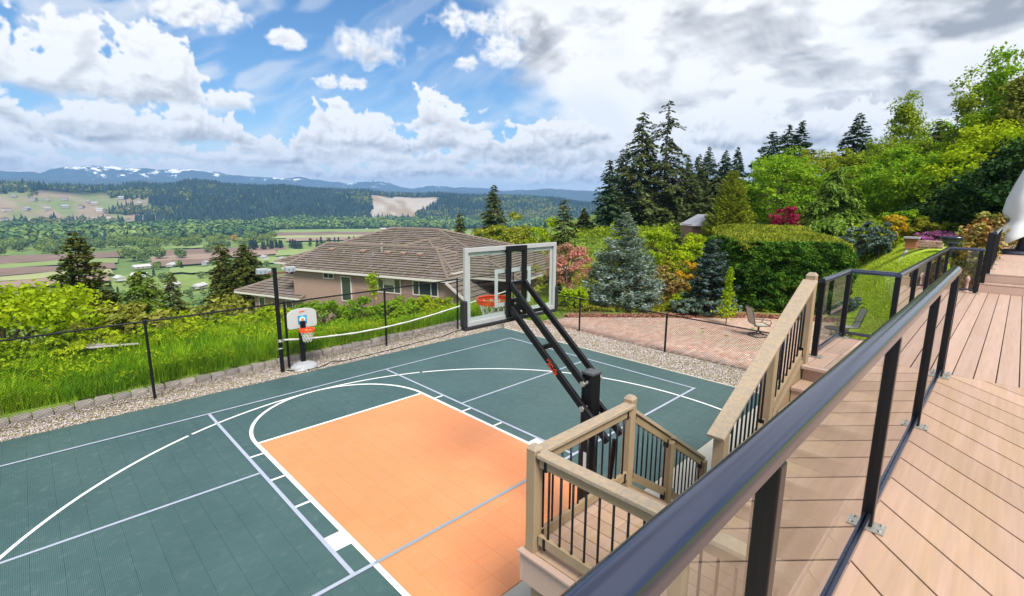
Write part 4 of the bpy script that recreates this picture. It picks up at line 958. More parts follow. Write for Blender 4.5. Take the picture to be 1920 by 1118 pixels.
# ------------------------------------------------------------------ umbrella on the upper deck
um = thing('patio_umbrella', 'closed patio umbrella under a draped white cover on the upper deck', 'umbrella', (16.6, -11.46, ZU))
UX, UY = 16.6, -11.46; NAVY = mat('navy_plastic', (.045, .05, .085), .45, (12, .15))
obj('base', MB().lathe([(.62, 0), (.63, .05), (.58, .10), (.30, .14), (.10, .15)], 28, (UX, UY, ZU)), NAVY, um, smooth=False, bevel=.008)
obj('pole_sleeve', MB().lathe([(.16, .13), (.13, .22), (.09, .40), (.085, .50), (.05, .52)], 18, (UX, UY, ZU)), NAVY, um)
obj('pole', MB().tube([(UX, UY, ZU+.4), (UX, UY, ZU+2.9)], .032, 12), NAVY, um)
V = []; F = []; n = 48; prof = [(.02, 2.95), (.10, 2.85), (.22, 2.55), (.36, 2.1), (.50, 1.6), (.54, 1.25), (.48, 1.02), (.58, .82), (.74, .58), (.80, .44)]
for i, (r, z) in enumerate(prof):
    for k in range(n):
        a = 2*math.pi*k/n; f = i/(len(prof)-1); ww = 1+.05*f*math.sin(a*7+1)+.12*max(0, f-.6)*math.sin(a*5+2*i*.3)*2; zz_ = z+(.16*math.sin(a*4+.7) if i >= len(prof)-2 else 0)*(1 if i == len(prof)-1 else .4)
        V.append((UX+r*ww*math.cos(a), UY+r*ww*math.sin(a), ZU+zz_))
for i in range(len(prof)-1):
    for k in range(n): F.append((i*n+k, i*n+(k+1) % n, (i+1)*n+(k+1) % n, (i+1)*n+k))
o = obj('cover', MB().add(V, F), mat('white_cover_cloth', (.66, .66, .64), .85, (5, .06), bump=(9, .3)), um, smooth=True)
sd_ = o.modifiers.new('thick', 'SOLIDIFY'); sd_.thickness = .012

# ------------------------------------------------------------------ neighbour's house
def HW(t, s, z): return (HA[0]+HD[0]*t+HN[0]*s, HA[1]+HD[1]*t+HN[1]*s, z)
SIDING = mat('dusty_rose_siding', (.33, .225, .18), .75, (2, .10)); BRICK = mat('brown_brick', (.25, .155, .125), .9, (16, .30), col2=(.31, .20, .165), bump=(40, .5))
ROOFT = mat('brown_concrete_tile', (.195, .165, .135), .85, (2.2, .12), island=.17, spec=.2); RIDGE = mat('ridge_tile', (.20, .155, .13), .85, (8, .2), obrand=.1)
TRIM = mat('off_white_trim', (.60, .57, .52), .6, (5, .08)); PANE = mat('dark_window_glass', (.035, .045, .055), .06, (2, .3), spec=.9)
house = thing('neighbour_house', 'pinkish-brown house with a big tiled hip roof below the court', 'house', HW(8, 6, -5.2))
def lap_wall(name, p0, p1, z0, z1, mt, step=.16, parent=house, tops=None):
    V = []; F = []; d = np.array(p1)-np.array(p0); L = np.hypot(*d); nx, ny = d[1]/L, -d[0]/L; z = z0
    # outward = right-hand side of p0->p1 in (t, s)
    while z < z1-.01:
        z2 = min(z+step, z1); o = len(V)
        for (a, zz, off) in ((p0, z, .025), (p1, z, .025), (p1, z2, .0), (p0, z2, .0), (p0, z, 0), (p1, z, 0)): V.append(HW(a[0]+nx*off, a[1]+ny*off, zz))
        F += [(o, o+1, o+2, o+3), (o+4, o+5, o+1, o)]; z = z2
    return obj(name, MB().add(V, F), mt, parent)
def block(name, t0, t1, s0, s1, z0, z1, mt, parent=house):
    P = [HW(t0, s0, 0), HW(t1, s0, 0), HW(t1, s1, 0), HW(t0, s1, 0)][::-1]; V = [(a, b, z0) for a, b, _ in P]+[(a, b, z1) for a, b, _ in P]
    return obj(name, MB().add(V, [(3, 2, 1, 0), (4, 5, 6, 7), (0, 1, 5, 4), (1, 2, 6, 5), (2, 3, 7, 6), (3, 0, 4, 7)]), mt, parent)
EAVE = -1.05
block('wall_core', .05, 15.3, .03, 10, -6.2, EAVE, SIDING)
lap_wall('siding', (0, 0), (6.9, 0), -6.2, EAVE, SIDING); lap_wall('siding', (6.9, .03), (15.4, .03), -2.25, EAVE, SIDING)
lap_wall('siding', (0, 10), (0, 0), -6.2, EAVE, SIDING)
block('brick_wall', 6.9, 15.35, -.03, .02, -6.2, -2.25, BRICK)
block('wall_core', -5.15, 0, .03, 6.5, -7.2, -3.62, BRICK)
block('brick_wall', -5.2, -.02, -.02, .02, -7.2, -4.9, BRICK); lap_wall('siding', (-5.2, 0), (-.02, 0), -4.9, -3.65, SIDING); lap_wall('siding', (-5.2, 6.5), (-5.2, 0), -7.2, -3.65, SIDING)
block('wall_core', 14.5, 19.3, 4.8, 16, -6.2, EAVE, SIDING)
# gable wall under the low roof on the right
V = [HW(15.3, -.02, -6.2), HW(18.9, -.02, -6.2), HW(18.9, -.02, -3.45), HW(15.3, -.02, -.95)]; obj('gable_wall', MB().add(V+[HW(15.3, .05, -6.2), HW(18.9, .05, -6.2), HW(18.9, .05, -3.45), HW(15.3, .05, -.95)], [(3, 2, 1, 0), (4, 5, 6, 7)]), SIDING, house)

RV = []; RF = []; EV = []; EF = []
def roof_face(e0, e1, r1, r0, tw=.36, th=.42):
    e0, e1, r1, r0 = [np.array(HW(*p)) for p in (e0, e1, r1, r0)]
    L = max(np.linalg.norm((r0+r1)/2-(e0+e1)/2), .1); n = max(2, int(L/th)); nr_ = np.cross(e1-e0, (r0+r1)/2-(e0+e1)/2); nr_ /= np.linalg.norm(nr_)
    if nr_[2] < 0: nr_ = -nr_
    for i in range(n):
        f0, f1 = i/n, (i+1.12)/n; f1 = min(f1, 1)
        a0, b0 = e0+(r0-e0)*f0, e1+(r1-e1)*f0; a1, b1 = e0+(r0-e0)*f1, e1+(r1-e1)*f1
        W = np.linalg.norm(b0-a0); m_ = max(1, int(round(W/tw))); off = (i % 2)*.5
        for k in range(-1, m_+1):
            u0, u1 = max(0, (k+off)/m_), min(1, (k+off+.90)/m_)
            if u1-u0 < .01/m_: continue
            lift = .075+.03*random.random(); o = len(RV)
            p0, p1 = a0+(b0-a0)*u0+nr_*lift, a0+(b0-a0)*u1+nr_*(lift+.006*random.random())
            # upper edge follows the same columns, kept inside the face
            W1 = np.linalg.norm(b1-a1)
            dd = (b0-a0)/max(W, 1e-6); 
            def upc(p):
                q = p+(a1-a0)*0+((r0+r1)/2-(e0+e1)/2)*(f1-f0); q = q-nr_*(q-a1)@nr_
                x_ = (q-a1)@dd; x_ = min(max(x_, 0), max(W1, 0)); return a1+dd*x_+nr_*.012
            p2, p3 = upc(p1), upc(p0)
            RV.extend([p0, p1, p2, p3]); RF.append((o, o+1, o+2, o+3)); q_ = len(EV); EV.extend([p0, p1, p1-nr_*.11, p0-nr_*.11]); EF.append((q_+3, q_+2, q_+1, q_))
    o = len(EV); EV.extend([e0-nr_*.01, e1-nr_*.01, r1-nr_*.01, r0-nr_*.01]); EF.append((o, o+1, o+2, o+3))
caps = MB()
def capline(a, b, w=.26):
    a = np.array(HW(*a)); b = np.array(HW(*b)); L = np.linalg.norm(b-a); n = max(1, int(L/.38))
    for i in range(n):
        p = a+(b-a)*(i/n); q = a+(b-a)*((i+1.08)/n); caps.prof(tuple(p+np.array((0, 0, .09+.02*((i) % 1)))), tuple(q+np.array((0, 0, .07))), [(-w/2, -.06), (0, 0.0), (w/2, -.06), (w/2*.8, .02), (0, .075), (-w/2*.8, .02)])
def eave(a, b): obj('gutter', MB().beam(HW(*a), HW(*b), .10, .17), TRIM, house)
def hip(t0, t1, s0, s1, ze, ridge, along='t', gable0=False):
    (ra, rb, zr) = ridge
    if along == 't':
        sm = (s0+s1)/2; A, B = (ra, sm, zr), (rb, sm, zr)
        roof_face((t0, s0, ze), (t1, s0, ze), B, A); roof_face((t1, s1, ze), (t0, s1, ze), A, B); roof_face((t1, s0, ze), (t1, s1, ze), B, B); roof_face((t0, s1, ze), (t0, s0, ze), A, A)
        for c, r_ in (((t0, s0, ze), A), ((t0, s1, ze), A), ((t1, s0, ze), B), ((t1, s1, ze), B)): capline(c, r_)
    else:
        tm = (t0+t1)/2; A, B = (tm, ra, zr), (tm, rb, zr)
        roof_face((t0, s1, ze), (t0, s0, ze), A, B); roof_face((t1, s0, ze), (t1, s1, ze), B, A); roof_face((t0, s0, ze), (t1, s0, ze), A, A); roof_face((t1, s1, ze), (t0, s1, ze), B, B)
        for c, r_ in (((t0, s0, ze), A), ((t1, s0, ze), A), ((t0, s1, ze), B), ((t1, s1, ze), B)): capline(c, r_)
    capline(A, B)
    for a, b in (((t0, s0), (t1, s0)), ((t1, s0), (t1, s1)), ((t0, s0), (t0, s1))): eave((*a, ze-.05), (*b, ze-.05))
hip(-.75, 16.1, -.5, 9.3, -.98, (-.35, 11.8, .80))
hip(-5.0, 20.6, 2.2, 18.0, -1.0, (2.7, 8.1, 2.05))
hip(3.6, 15.6, 1.0, 17, -.6, (6.4, 12, 1.30), along='s')
hip(-7.1, 1.2, -.6, 7.4, -3.55, (-3.6, 1.0, -2.0))
roof_face((19.2, -.5, -3.45), (19.2, 9.5, -3.45), (15.75, 9.5, -.98), (15.75, -.5, -.98)); obj('rake_board', MB().beam(HW(15.9, -.55, -1.12), HW(19.25, -.55, -3.52), .06, .18), TRIM, house); eave((19.25, -.5, -3.5), (19.25, 9.5, -3.5))
npq = np.array(RV); npmesh('roof_tiles', npq, np.array(RF), ROOFT, house, kind='stuff')
npmesh('tile_edges', np.array(EV), np.array(EF), mat('shade_and_dirt_edge', (.055, .042, .035), .95, (5, .3)), house, kind='stuff')  # shadow and dirt of the tile overlaps put into a dark edge colour
obj('ridge_tiles', caps, RIDGE, house, kind='stuff')
def window(t0, t1, z0, z1, mull, s=-.035, sill=True):
    mb = MB(); w = .085
    def bx(a, b, c, d, s0=s-.05, s1=s+.03):
        P = [HW(a, s0, 0), HW(b, s0, 0), HW(b, s1, 0), HW(a, s1, 0)][::-1]; V = [(x, y, c) for x, y, _ in P]+[(x, y, d) for x, y, _ in P]
        mb.add(V, [(3, 2, 1, 0), (4, 5, 6, 7), (0, 1, 5, 4), (1, 2, 6, 5), (2, 3, 7, 6), (3, 0, 4, 7)])
    bx(t0-w, t1+w, z1, z1+w); bx(t0-w, t1+w, z0-w, z0); bx(t0-w, t0, z0, z1); bx(t1, t1+w, z0, z1)
    for f in mull: q = t0+(t1-t0)*f; bx(q-.03, q+.03, z0, z1)
    fr_ = obj('window', mb, TRIM, house); m2 = MB(); V = [HW(t0, s-.01, z0), HW(t1, s-.01, z0), HW(t1, s-.01, z1), HW(t0, s-.01, z1)]; V += [HW(t0, s+.01, z0), HW(t1, s+.01, z0), HW(t1, s+.01, z1), HW(t0, s+.01, z1)]
    m2.add(V, [(0, 1, 2, 3), (7, 6, 5, 4), (0, 3, 7, 4), (1, 5, 6, 2)]); obj('pane', m2, PANE, fr_)
    return fr_
window(3.62, 4.66, -1.60, -1.28, (.5,)); window(5.55, 6.48, -3.35, -1.42, ()); a = window(9.35, 11.45, -2.30, -1.27, (.24, .74)); window(12.7, 14.85, -2.25, -1.27, (.24, .74))
window(-4.5, -3.85, -5.15, -3.95, ()); window(-1.05, -.35, -4.7, -3.95, ())
BL = mat('window_blind', (.50, .46, .36), .7, (3, .1)); V = [HW(9.9, -.048, -1.75), HW(10.9, -.048, -1.75), HW(10.9, -.048, -1.27), HW(9.9, -.048, -1.27)]; obj('blind', MB().add(V+[HW(9.9, -.046, -1.75), HW(10.9, -.046, -1.75), HW(10.9, -.046, -1.27), HW(9.9, -.046, -1.27)], [(0, 1, 2, 3), (7, 6, 5, 4)]), BL, a)
def rz_(s): return -.98+(s+.5)/4.9*1.78
VENTM = mat('roof_vent', (.30, .22, .18), .7, (10, .1)); VENTO = mat('vent_mouth', (.30, .12, .08), .8, (10, .1))
for t_ in (1.6, 5.2, 7.9, 9.5, 11.2):
    s_ = 3.0; z_ = rz_(s_)+.08; mb = MB(); mb.add([HW(t_-.22, s_-.25, z_-.05), HW(t_+.22, s_-.25, z_-.05), HW(t_+.22, s_-.25, z_+.12), HW(t_-.22, s_-.25, z_+.12), HW(t_-.22, s_+.3, z_+.16), HW(t_+.22, s_+.3, z_+.16)], [(0, 1, 2, 3), (3, 2, 5, 4), (0, 3, 4), (1, 5, 2)])
    v = obj('roof_vent', mb, VENTM, house); obj('vent_opening', MB().add([HW(t_-.16, s_-.258, z_-.02), HW(t_+.16, s_-.258, z_-.02), HW(t_+.16, s_-.258, z_+.07), HW(t_-.16, s_-.258, z_+.07)], [(0, 1, 2, 3)]), VENTO, v)
x, y, z = HW(7.0, 3.3, rz_(3.3)); obj('flue_pipe', MB().tube([(x, y, z-.1), (x, y, z+.55)], .11, 12).lathe([(.15, .55), (.16, .60), (.16, .74), (.12, .78)], 12, (x, y, z)), STEEL, house)
for t_, s_ in ((3.4, 2.6), (1.0, .6), (6.9, 2.3)): x, y, z = HW(t_, s_, rz_(s_)); obj('vent_pipe', MB().tube([(x, y, z-.1), (x, y, z+.35)], .06, 10), STEEL, house)
PIL = MB(); x, y, _ = HW(19.9, 3.0, 0); PIL.box((x, y, -3.2), (.6, .6, 4.2), math.atan2(HD[1], HD[0])); obj('brick_pillar', PIL, mat('red_brick', (.30, .13, .09), .9, (20, .3)), house)
sheet('driveway', [HW(20.2, 2, 0)[:2], HW(26, 4, 0)[:2], HW(24, 16, 0)[:2], HW(20.2, 14, 0)[:2]][::-1], None, CONC, 'pale concrete drive beside the neighbour house', zf=lambda x, y: ground_z(x, y)+.05)

# ------------------------------------------------------------------ vegetation
def leafmat(name, col, var=.35, trans=.32, col2=None, sc=.8): return mat(name, col, .6, (sc, .12), col2=col2, island=var, trans=trans)
L_LIME = leafmat('lime_leaves', (.37, .46, .018), .35, .40, (.26, .38, .016)); L_MAPLE = leafmat('maple_leaves', (.27, .41, .026), .42, .42, (.16, .31, .02)); L_MID = leafmat('mid_green_leaves', (.29, .36, .03), .45, .42, (.17, .26, .024))
L_YEL = leafmat('yellow_green_leaves', (.30, .31, .03), .35, .38, (.20, .26, .03)); L_DARK = leafmat('dark_evergreen_leaves', (.025, .062, .02), .45, .15, (.045, .085, .02)); L_OLIVE = leafmat('olive_leaves', (.20, .225, .035), .4, .3, (.27, .27, .05))
N_FIR = leafmat('fir_needles', (.075, .105, .03), .5, .2, (.11, .125, .04)); N_DKF = leafmat('blue_fir_needles', (.042, .082, .038), .5, .15, (.07, .11, .045)); N_BLUE = leafmat('blue_spruce_needles', (.255, .325, .265), .42, .2, (.115, .17, .125), 1.6)
N_SLATE = leafmat('slate_green_needles', (.105, .155, .125), .5, .15, (.05, .085, .065), 1.6); N_WEEP = leafmat('weeping_cedar_sprays', (.20, .30, .045), .45, .3, (.12, .21, .03)); N_CONE = leafmat('golden_cedar_sprays', (.28, .32, .03), .45, .3, (.18, .23, .022)); N_CED = leafmat('cedar_sprays', (.15, .20, .02), .45, .28, (.085, .15, .018)); N_BROWN = leafmat('olive_fir_needles', (.105, .115, .022), .5, .2, (.055, .08, .016)); L_PINK = leafmat('pink_blossom', (.56, .24, .20), .35, .35, (.38, .24, .15)); L_BURG = leafmat('burgundy_leaves', (.33, .03, .07), .4, .3, (.22, .02, .05))
L_ORG = leafmat('orange_bronze_leaves', (.44, .21, .07), .5, .3, (.30, .34, .09), 3.); L_GOLD = leafmat('gold_leaves', (.55, .33, .03), .35, .35, (.42, .34, .03)); L_RUST = leafmat('rust_leaves', (.34, .20, .08), .4, .25, (.25, .25, .06)); L_PURP = leafmat('purple_heather', (.34, .11, .25), .4, .2, (.22, .10, .17))
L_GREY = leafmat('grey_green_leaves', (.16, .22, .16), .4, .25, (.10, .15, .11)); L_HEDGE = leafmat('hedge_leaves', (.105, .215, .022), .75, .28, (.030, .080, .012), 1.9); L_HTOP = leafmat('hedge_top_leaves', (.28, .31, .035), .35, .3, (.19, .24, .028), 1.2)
L_GRASS = leafmat('grass_blades', (.36, .56, .02), .55, .45, (.20, .42, .016), 1.3); L_GTIP = leafmat('pale_grass_blades', (.42, .48, .12), .4, .35, (.2, .32, .05), 1.)
BARK = mat('grey_brown_bark', (.13, .10, .075), .95, (9, .35), bump=(25, .8)); BARKP = mat('pale_bark', (.27, .23, .18), .95, (9, .3), bump=(25, .6))

def unit(v): return v/np.maximum(np.linalg.norm(v, axis=-1, keepdims=True), 1e-9)
def leafquads(C, D, Nn, ln, wd):
    """diamond leaves: centre C, along D, normal Nn"""
    W = unit(np.cross(D, Nn)); D = unit(D); ln = np.broadcast_to(ln, (len(C),))[:, None]; wd = np.broadcast_to(wd, (len(C),))[:, None]
    V = np.stack([C-D*ln*.5, C-D*ln*.05+W*wd*.5, C+D*ln*.5, C-D*ln*.05-W*wd*.5], 1); return V.reshape(-1, 3), np.arange(4*len(C)).reshape(-1, 4)
def rnd(n): return unit(rng.normal(0, 1, (n, 3)))
def broadleaf(name, label, cat, x, y, ztop, w, lm, h=None, n=5000, leaf=.16, clumps=60, trunk=.14, z0=None, bark=BARK, group=None, low=.25, squash=1.0, airy=.0, shape=1.0, wy=None, rag=.06):
    gz_ = ground_z(x, y) if z0 is None else z0
    H = (ztop-gz_); cb = gz_+H*low; ch = ztop-cb; a = w/2; ay = (wy or w)/2
    root = thing(name, label, cat, (x, y, gz_), group)
    # clumps over an uneven ellipsoid
    d = rnd(clumps); d[:, 2] = np.abs(d[:, 2])*1.0*np.where(rng.random(clumps) < (.3 if low > .08 else .46), -.95, 1)
    rad_ = (.55+.45*rng.random(clumps)**.6)
    rad_ = rad_*(1+rag*np.abs(rng.normal(0, 1, clumps))); bump = .78+.44*vnoise(d[:, 0]*2.1+x, d[:, 1]*2.1+d[:, 2]*2.3+y)
    zc = cb+ch*.42
    cc = np.stack([x+d[:, 0]*a*rad_*bump*.86, y+d[:, 1]*ay*rad_*bump*.86, zc+np.where(d[:, 2] > 0, d[:, 2]*ch*.56, d[:, 2]*ch*.42)*rad_*bump**.5], -1)
    if shape < 1:  # pointed crown
        f = np.clip((cc[:, 2]-cb)/ch, 0, 1); k = (1-f*(1-shape))[:, None]; cc[:, :2] = np.array([x, y])+(cc[:, :2]-np.array([x, y]))*k
    cr = (.10+.09*rng.random(clumps))*(w+ch)*.5*(1-airy*.4)
    m_ = n//clumps; off = rnd(clumps*m_)*(rng.random((clumps*m_, 1))**.42); off[:, 2] *= .62*squash
    P = np.repeat(cc, m_, 0)+off*np.repeat(cr, m_)[:, None]
    Nn = unit(off*np.array([.6, .6, .8])+np.array([0, 0, .55])+rng.normal(0, .45, P.shape)); Dd = unit(np.cross(Nn, rnd(len(P))))
    s = leaf*(.6+.8*rng.random(len(P)))
    V, F = leafquads(P, Dd, Nn, s, s*.62); V[:, 2] = np.maximum(V[:, 2], gz_+.01)
    tb_ = MB(); lean = rng.normal(0, .04*w, 2); tz = cb+ch*.5
    tb_.tube([(x, y, gz_-.15), (x+lean[0]*.3, y+lean[1]*.3, gz_+(tz-gz_)*.4), (x+lean[0], y+lean[1], tz)], [trunk, trunk*.75, trunk*.3], 8)
    for k in rng.permutation(clumps)[:min(14, clumps)]:
        f = .35+.5*rng.random(); s0 = Vector((x+lean[0]*f, y+lean[1]*f, gz_+(tz-gz_)*f)); e = Vector(cc[k]); mid = s0.lerp(e, .5)+Vector((0, 0, .06*H)); tb_.tube([s0, mid, e], [trunk*.42, trunk*.28, trunk*.08], 6)
    obj('trunk', tb_, bark, root, smooth=True); npmesh('crown', V, F, lm, root)
    return root
def conifer(name, label, x, y, ztop, w, lm, n=5000, z0=None, whorls=26, per=7, droop=.25, spray=.3, power=.85, bare=.06, group=None, trunk=None, bark=BARK, ragged=.25, upturn=0.0, cat='tree', wide=.42, sparse_top=0.0, hang=0.0, thick=.045):
    gz_ = ground_z(x, y) if z0 is None else z0
    H = ztop-gz_; root = thing(name, label, cat, (x, y, gz_), group); tr = trunk or max(.05, H*.014)
    nb = whorls*per; f = (np.repeat(np.arange(whorls), per)+rng.random(nb)*.8)/whorls; f = bare+(1-bare)*f**.92*.985
    L = w/2*np.clip((1-f)/(1-bare), 0, 1)**power*(1-ragged+2*ragged*rng.random(nb)*.8)+.015*H
    L *= .86+.28*vnoise(f*9+x, np.repeat(np.arange(per), whorls)[:nb]*1.7+y)
    if sparse_top: L *= np.where((f > .55) & (rng.random(nb) < sparse_top), .25, 1)
    az_ = rng.random(nb)*6.283; zb = gz_+f*H
    m_ = np.maximum(3, (L/L.sum()*n).astype(int)); bi = np.repeat(np.arange(nb), m_); u = .12+.90*rng.random(len(bi))**.75
    Lb = L[bi]; ca, sa = np.cos(az_[bi]), np.sin(az_[bi]); rad_ = Lb*u
    lat = rng.normal(0, 1, len(bi))*.20*Lb*(1.1-u)*.9
    z = zb[bi]-droop*Lb*u**1.4+upturn*Lb*u**3+rng.normal(0, thick, len(bi))*Lb-np.abs(lat)*.35-hang*rng.random(len(bi))*Lb
    P = np.stack([x+ca*rad_-sa*lat, y+sa*rad_+ca*lat, z], -1)
    sd_ = np.where(rng.random(len(bi)) < .5, 1, -1)*(.3+.8*rng.random(len(bi)))
    ang = az_[bi]+sd_; D = np.stack([np.cos(ang), np.sin(ang), -droop*.8+upturn*u*1.5+rng.normal(0, .22, len(bi))-hang*1.3], -1)
    Nn = unit(np.array([0, 0, 1.])+rng.normal(0, .42, D.shape)+.35*np.stack([ca, sa, 0*ca], -1))
    s = spray*(.55+.9*rng.random(len(bi)))*(.55+.5*(Lb/(w/2)))
    V, F = leafquads(P, D, Nn, s, s*wide); V[:, 2] = np.maximum(V[:, 2], gz_+.01)
    tb_ = MB().tube([(x, y, gz_-.2), (x, y, gz_+H*.5), (x, y, ztop-.01*H)], [tr, tr*.62, tr*.08], 8)
    for k in range(0, nb, max(1, nb//60)):
        e = (x+math.cos(az_[k])*L[k]*.8, y+math.sin(az_[k])*L[k]*.8, zb[k]-droop*L[k]*.75); tb_.tube([(x, y, zb[k]), e], [tr*.22*(1-f[k]*.6), tr*.05], 5, cap=False)
    obj('trunk', tb_, bark, root, smooth=True); npmesh('crown', V, F, lm, root)
    return root

# left of the court, beyond the grass bank
broadleaf('maple_tree', 'bright lime-green maple crown at the far left beyond the fence', 'tree', -5.2, 6.8, 2.7, 5.2, L_LIME, n=12000, leaf=.13, clumps=90, low=.1, z0=-1.6)
conifer('fir_tree', 'dark olive fir with ragged top at the left, above the lime maple', -2.6, 22.7, 3.0, 5.4, N_BROWN, n=24000, spray=.30, whorls=42, per=8, droop=.2, ragged=.35, bare=.02, upturn=.15, power=.72, thick=.07)
conifer('cedar_tree', 'lighter green cedar right of the dark olive fir', -.3, 20.5, 1.1, 5.4, N_CED, n=18000, spray=.28, whorls=32, per=8, droop=.3, ragged=.3, bare=.02, hang=.12, power=.65, thick=.07)
conifer('fir_tree', 'small olive fir on the slope left of the paired conifers', 3.1, 33.1, -.6, 3.4, N_BROWN, n=6000, spray=.32, ragged=.3, whorls=34)
conifer('fir_tree', 'left of two dark firs growing together beside the house', 10.1, 47, 0.4, 4.4, N_BROWN, n=13000, spray=.36, ragged=.3, power=.62, whorls=38, thick=.06)
conifer('fir_tree', 'right and broader of two dark firs growing together beside the house', 10.9, 42, 0.6, 5.6, N_BROWN, n=16000, spray=.36, ragged=.35, power=.62, whorls=38, thick=.06)
for i, (x, y, zt, w, lm, lab) in enumerate(((-2.7, 6.2, 1.45, 2.6, L_OLIVE, 'twiggy olive shrub on the bank right of the lime maple'), (1.9, 14.5, .2, 4.2, L_OLIVE, 'wide olive-brown thicket below the cedar'), (5.2, 19.0, -1.6, 3.6, L_OLIVE, 'olive thicket left of the house wall'))):
    broadleaf('shrub', lab, 'shrub', x, y, zt, w, lm, n=4200, leaf=.13 if i == 0 else .2, clumps=50, low=.05, trunk=.05)
lab = ['pale lime shrub on the bank below the fence rail, far left', 'pale lime shrub spilling over the bank left of the first fence post', 'low lime shrub behind the second fence post from the left', 'lime shrub along the bank between fence post and light pole', 'lime shrub just left of the light pole', 'lime shrub with new shoots behind the toy hoop', 'low lime shrub on the bank crest, mid-left']
for (x, y, zt, w), l in zip(((-5.4, 4.6, 1.15, 2.2), (-3.7, 5.0, 1.05, 2.2), (-2.3, 5.3, 1.05, 2.2), (-.9, 5.6, .95, 2.2), (.5, 5.9, .85, 2.0), (1.5, 6.3, .80, 1.5), (-1.6, 6.9, .95, 2.4)), lab):
    broadleaf('shrub', l, 'shrub', x, y, zt, w, L_LIME, n=3600, leaf=.10, clumps=46, low=.02, trunk=.03, group='lime shrubs along the bank', squash=.8)
for x, y, zt, w, l in ((2.6, 5.0, 1.15, 1.9, 'rounded green bush behind the toy hoop, hiding the house wall'), (3.95, 4.8, 1.05, 1.9, 'rounded green bush right of the toy hoop, under the house door'), (4.9, 4.6, .85, 1.3, 'low green bush below the middle window of the house'), (6.9, 4.6, .80, 1.7, 'bushy green shrub left of the big backboard'), (5.9, 5.2, .75, 1.5, 'small green bush between the two larger bushes on the bank')):
    broadleaf('bush', l, 'bush', x, y, zt, w, L_MAPLE if x != 6.9 else L_LIME, n=5200, leaf=.10, clumps=60, low=.02, trunk=.03, group='bushes along the bank by the house')
sp = thing('sapling_shoot', 'tall leafy shoot rising above the bank bushes', 'shoot', (4.35, 4.75, ground_z(4.35, 4.75)))
obj('trunk', MB().tube([(4.35, 4.75, 0), (4.42, 4.75, 1.0), (4.38, 4.75, 1.85)], [.014, .01, .004], 6), BARK, sp)
C_ = np.array([(4.4, 4.75, z) for z in np.repeat(np.linspace(1.1, 1.85, 14), 16)])+rng.normal(0, .10, (224, 3))*np.array([1, 1, .5]); V, F = leafquads(C_, rnd(224), unit(rnd(224)+np.array([0, 0, 1])), .12, .075); npmesh('crown', V, F, L_LIME, sp)
# pile of pale boards half hidden in the shrubs
pile = thing('board_pile', 'stack of pale weathered boards among the shrubs at the left', 'board pile', (-3.3, 4.5, ground_z(-3.3, 4.5)+.2))
PALE = mat('bleached_boards', (.42, .39, .37), .9, (10, .2), obrand=.3)
for i in range(8): obj('board', MB().beam((-3.75+rng.normal(0, .08), 4.15+.10*i+rng.normal(0, .05), .86+.05*(i % 3)-.02*i), (-2.85+rng.normal(0, .12), 4.35+.10*i+rng.normal(0, .06), .72+.05*(i % 2)-.02*i), .08, .03), PALE, pile)

# grass on the bank
def blades(n, sampler, hmin, hmax, wd, mt, lab, name='grass'):
    P = sampler(n); n = len(P); h = hmin+(hmax-hmin)*rng.random(n)*(.45+.9*vnoise(P[:, 0]*1.6, P[:, 1]*1.6)); a = rng.random(n)*6.283
    z = terrain(P[:, 0], P[:, 1])-.01; b_ = np.stack([P[:, 0], P[:, 1], z], -1); d = np.stack([np.cos(a), np.sin(a), 0*a], -1); d = unit(d+np.array([.15, -.55, 0])); s = np.stack([-d[:, 1], d[:, 0], 0*a], -1)*(wd*(.6+.8*rng.random(n)))[:, None]
    bend = (.15+.55*rng.random(n))[:, None]*h[:, None]; up_ = np.array([0, 0, 1.])
    m1 = b_+up_*(h*.6)[:, None]+d*bend*.35; t1 = b_+up_*(h*.92)[:, None]+d*bend
    V = np.stack([b_-s, b_+s, m1+s*.7, m1-s*.7, t1], 1).reshape(-1, 3); i = np.arange(n)[:, None]*5
    F = np.concatenate([i+np.array([[0, 1, 2, 3]]), i+np.array([[3, 2, 4, 4]])]).reshape(-1, 4)
    q = F[:n]; tri = np.concatenate([q[:, [0, 1, 2]], q[:, [0, 2, 3]], F[n:][:, :3]])
    npmesh(name, V, tri, mt, kind='stuff', label=lab)
def bank(n):
    x = rng.uniform(-7.5, 9.5, n); y = 2.36+.046*(x+5.2)+3.0*rng.random(n)**1.25; return np.stack([x, y], -1)
blades(76000, bank, .14, .50, .0065, L_GRASS, 'long green grass on the bank behind the block wall')
blades(9000, bank, .20, .58, .0055, L_GTIP, 'pale seeding grass stems on the bank', 'seed_grass')
def tufts(n):
    k_ = n//45; c = bank(k_); return np.repeat(c, 45, 0)+rng.normal(0, .085, (k_*45, 2))
blades(26000, tufts, .30, .72, .0065, L_GRASS, 'taller tufts of rank grass on the bank', 'grass_tufts')
P = bank(16000); P = P[fbm(P[:, 0]*.8, P[:, 1]*1.1, 3) > .50]; n = len(P); z = terrain(P[:, 0], P[:, 1])+.1+.38*rng.random(n)
V, F = leafquads(np.stack([P[:, 0], P[:, 1], z], -1), rnd(n), unit(rnd(n)+np.array([-.2, -.6, .9])), .085*(.6+.8*rng.random(n)), .05); npmesh('weeds', V, F, L_LIME, kind='stuff', label='leafy lime-green weeds growing through the bank grass')
def far_bank(n): return np.stack([rng.uniform(9.6, 15.5, n), rng.uniform(1.2, 4.5, n)], -1)
blades(7000, far_bank, .06, .20, .010, L_GRASS, 'short grass beyond the corner of the court')

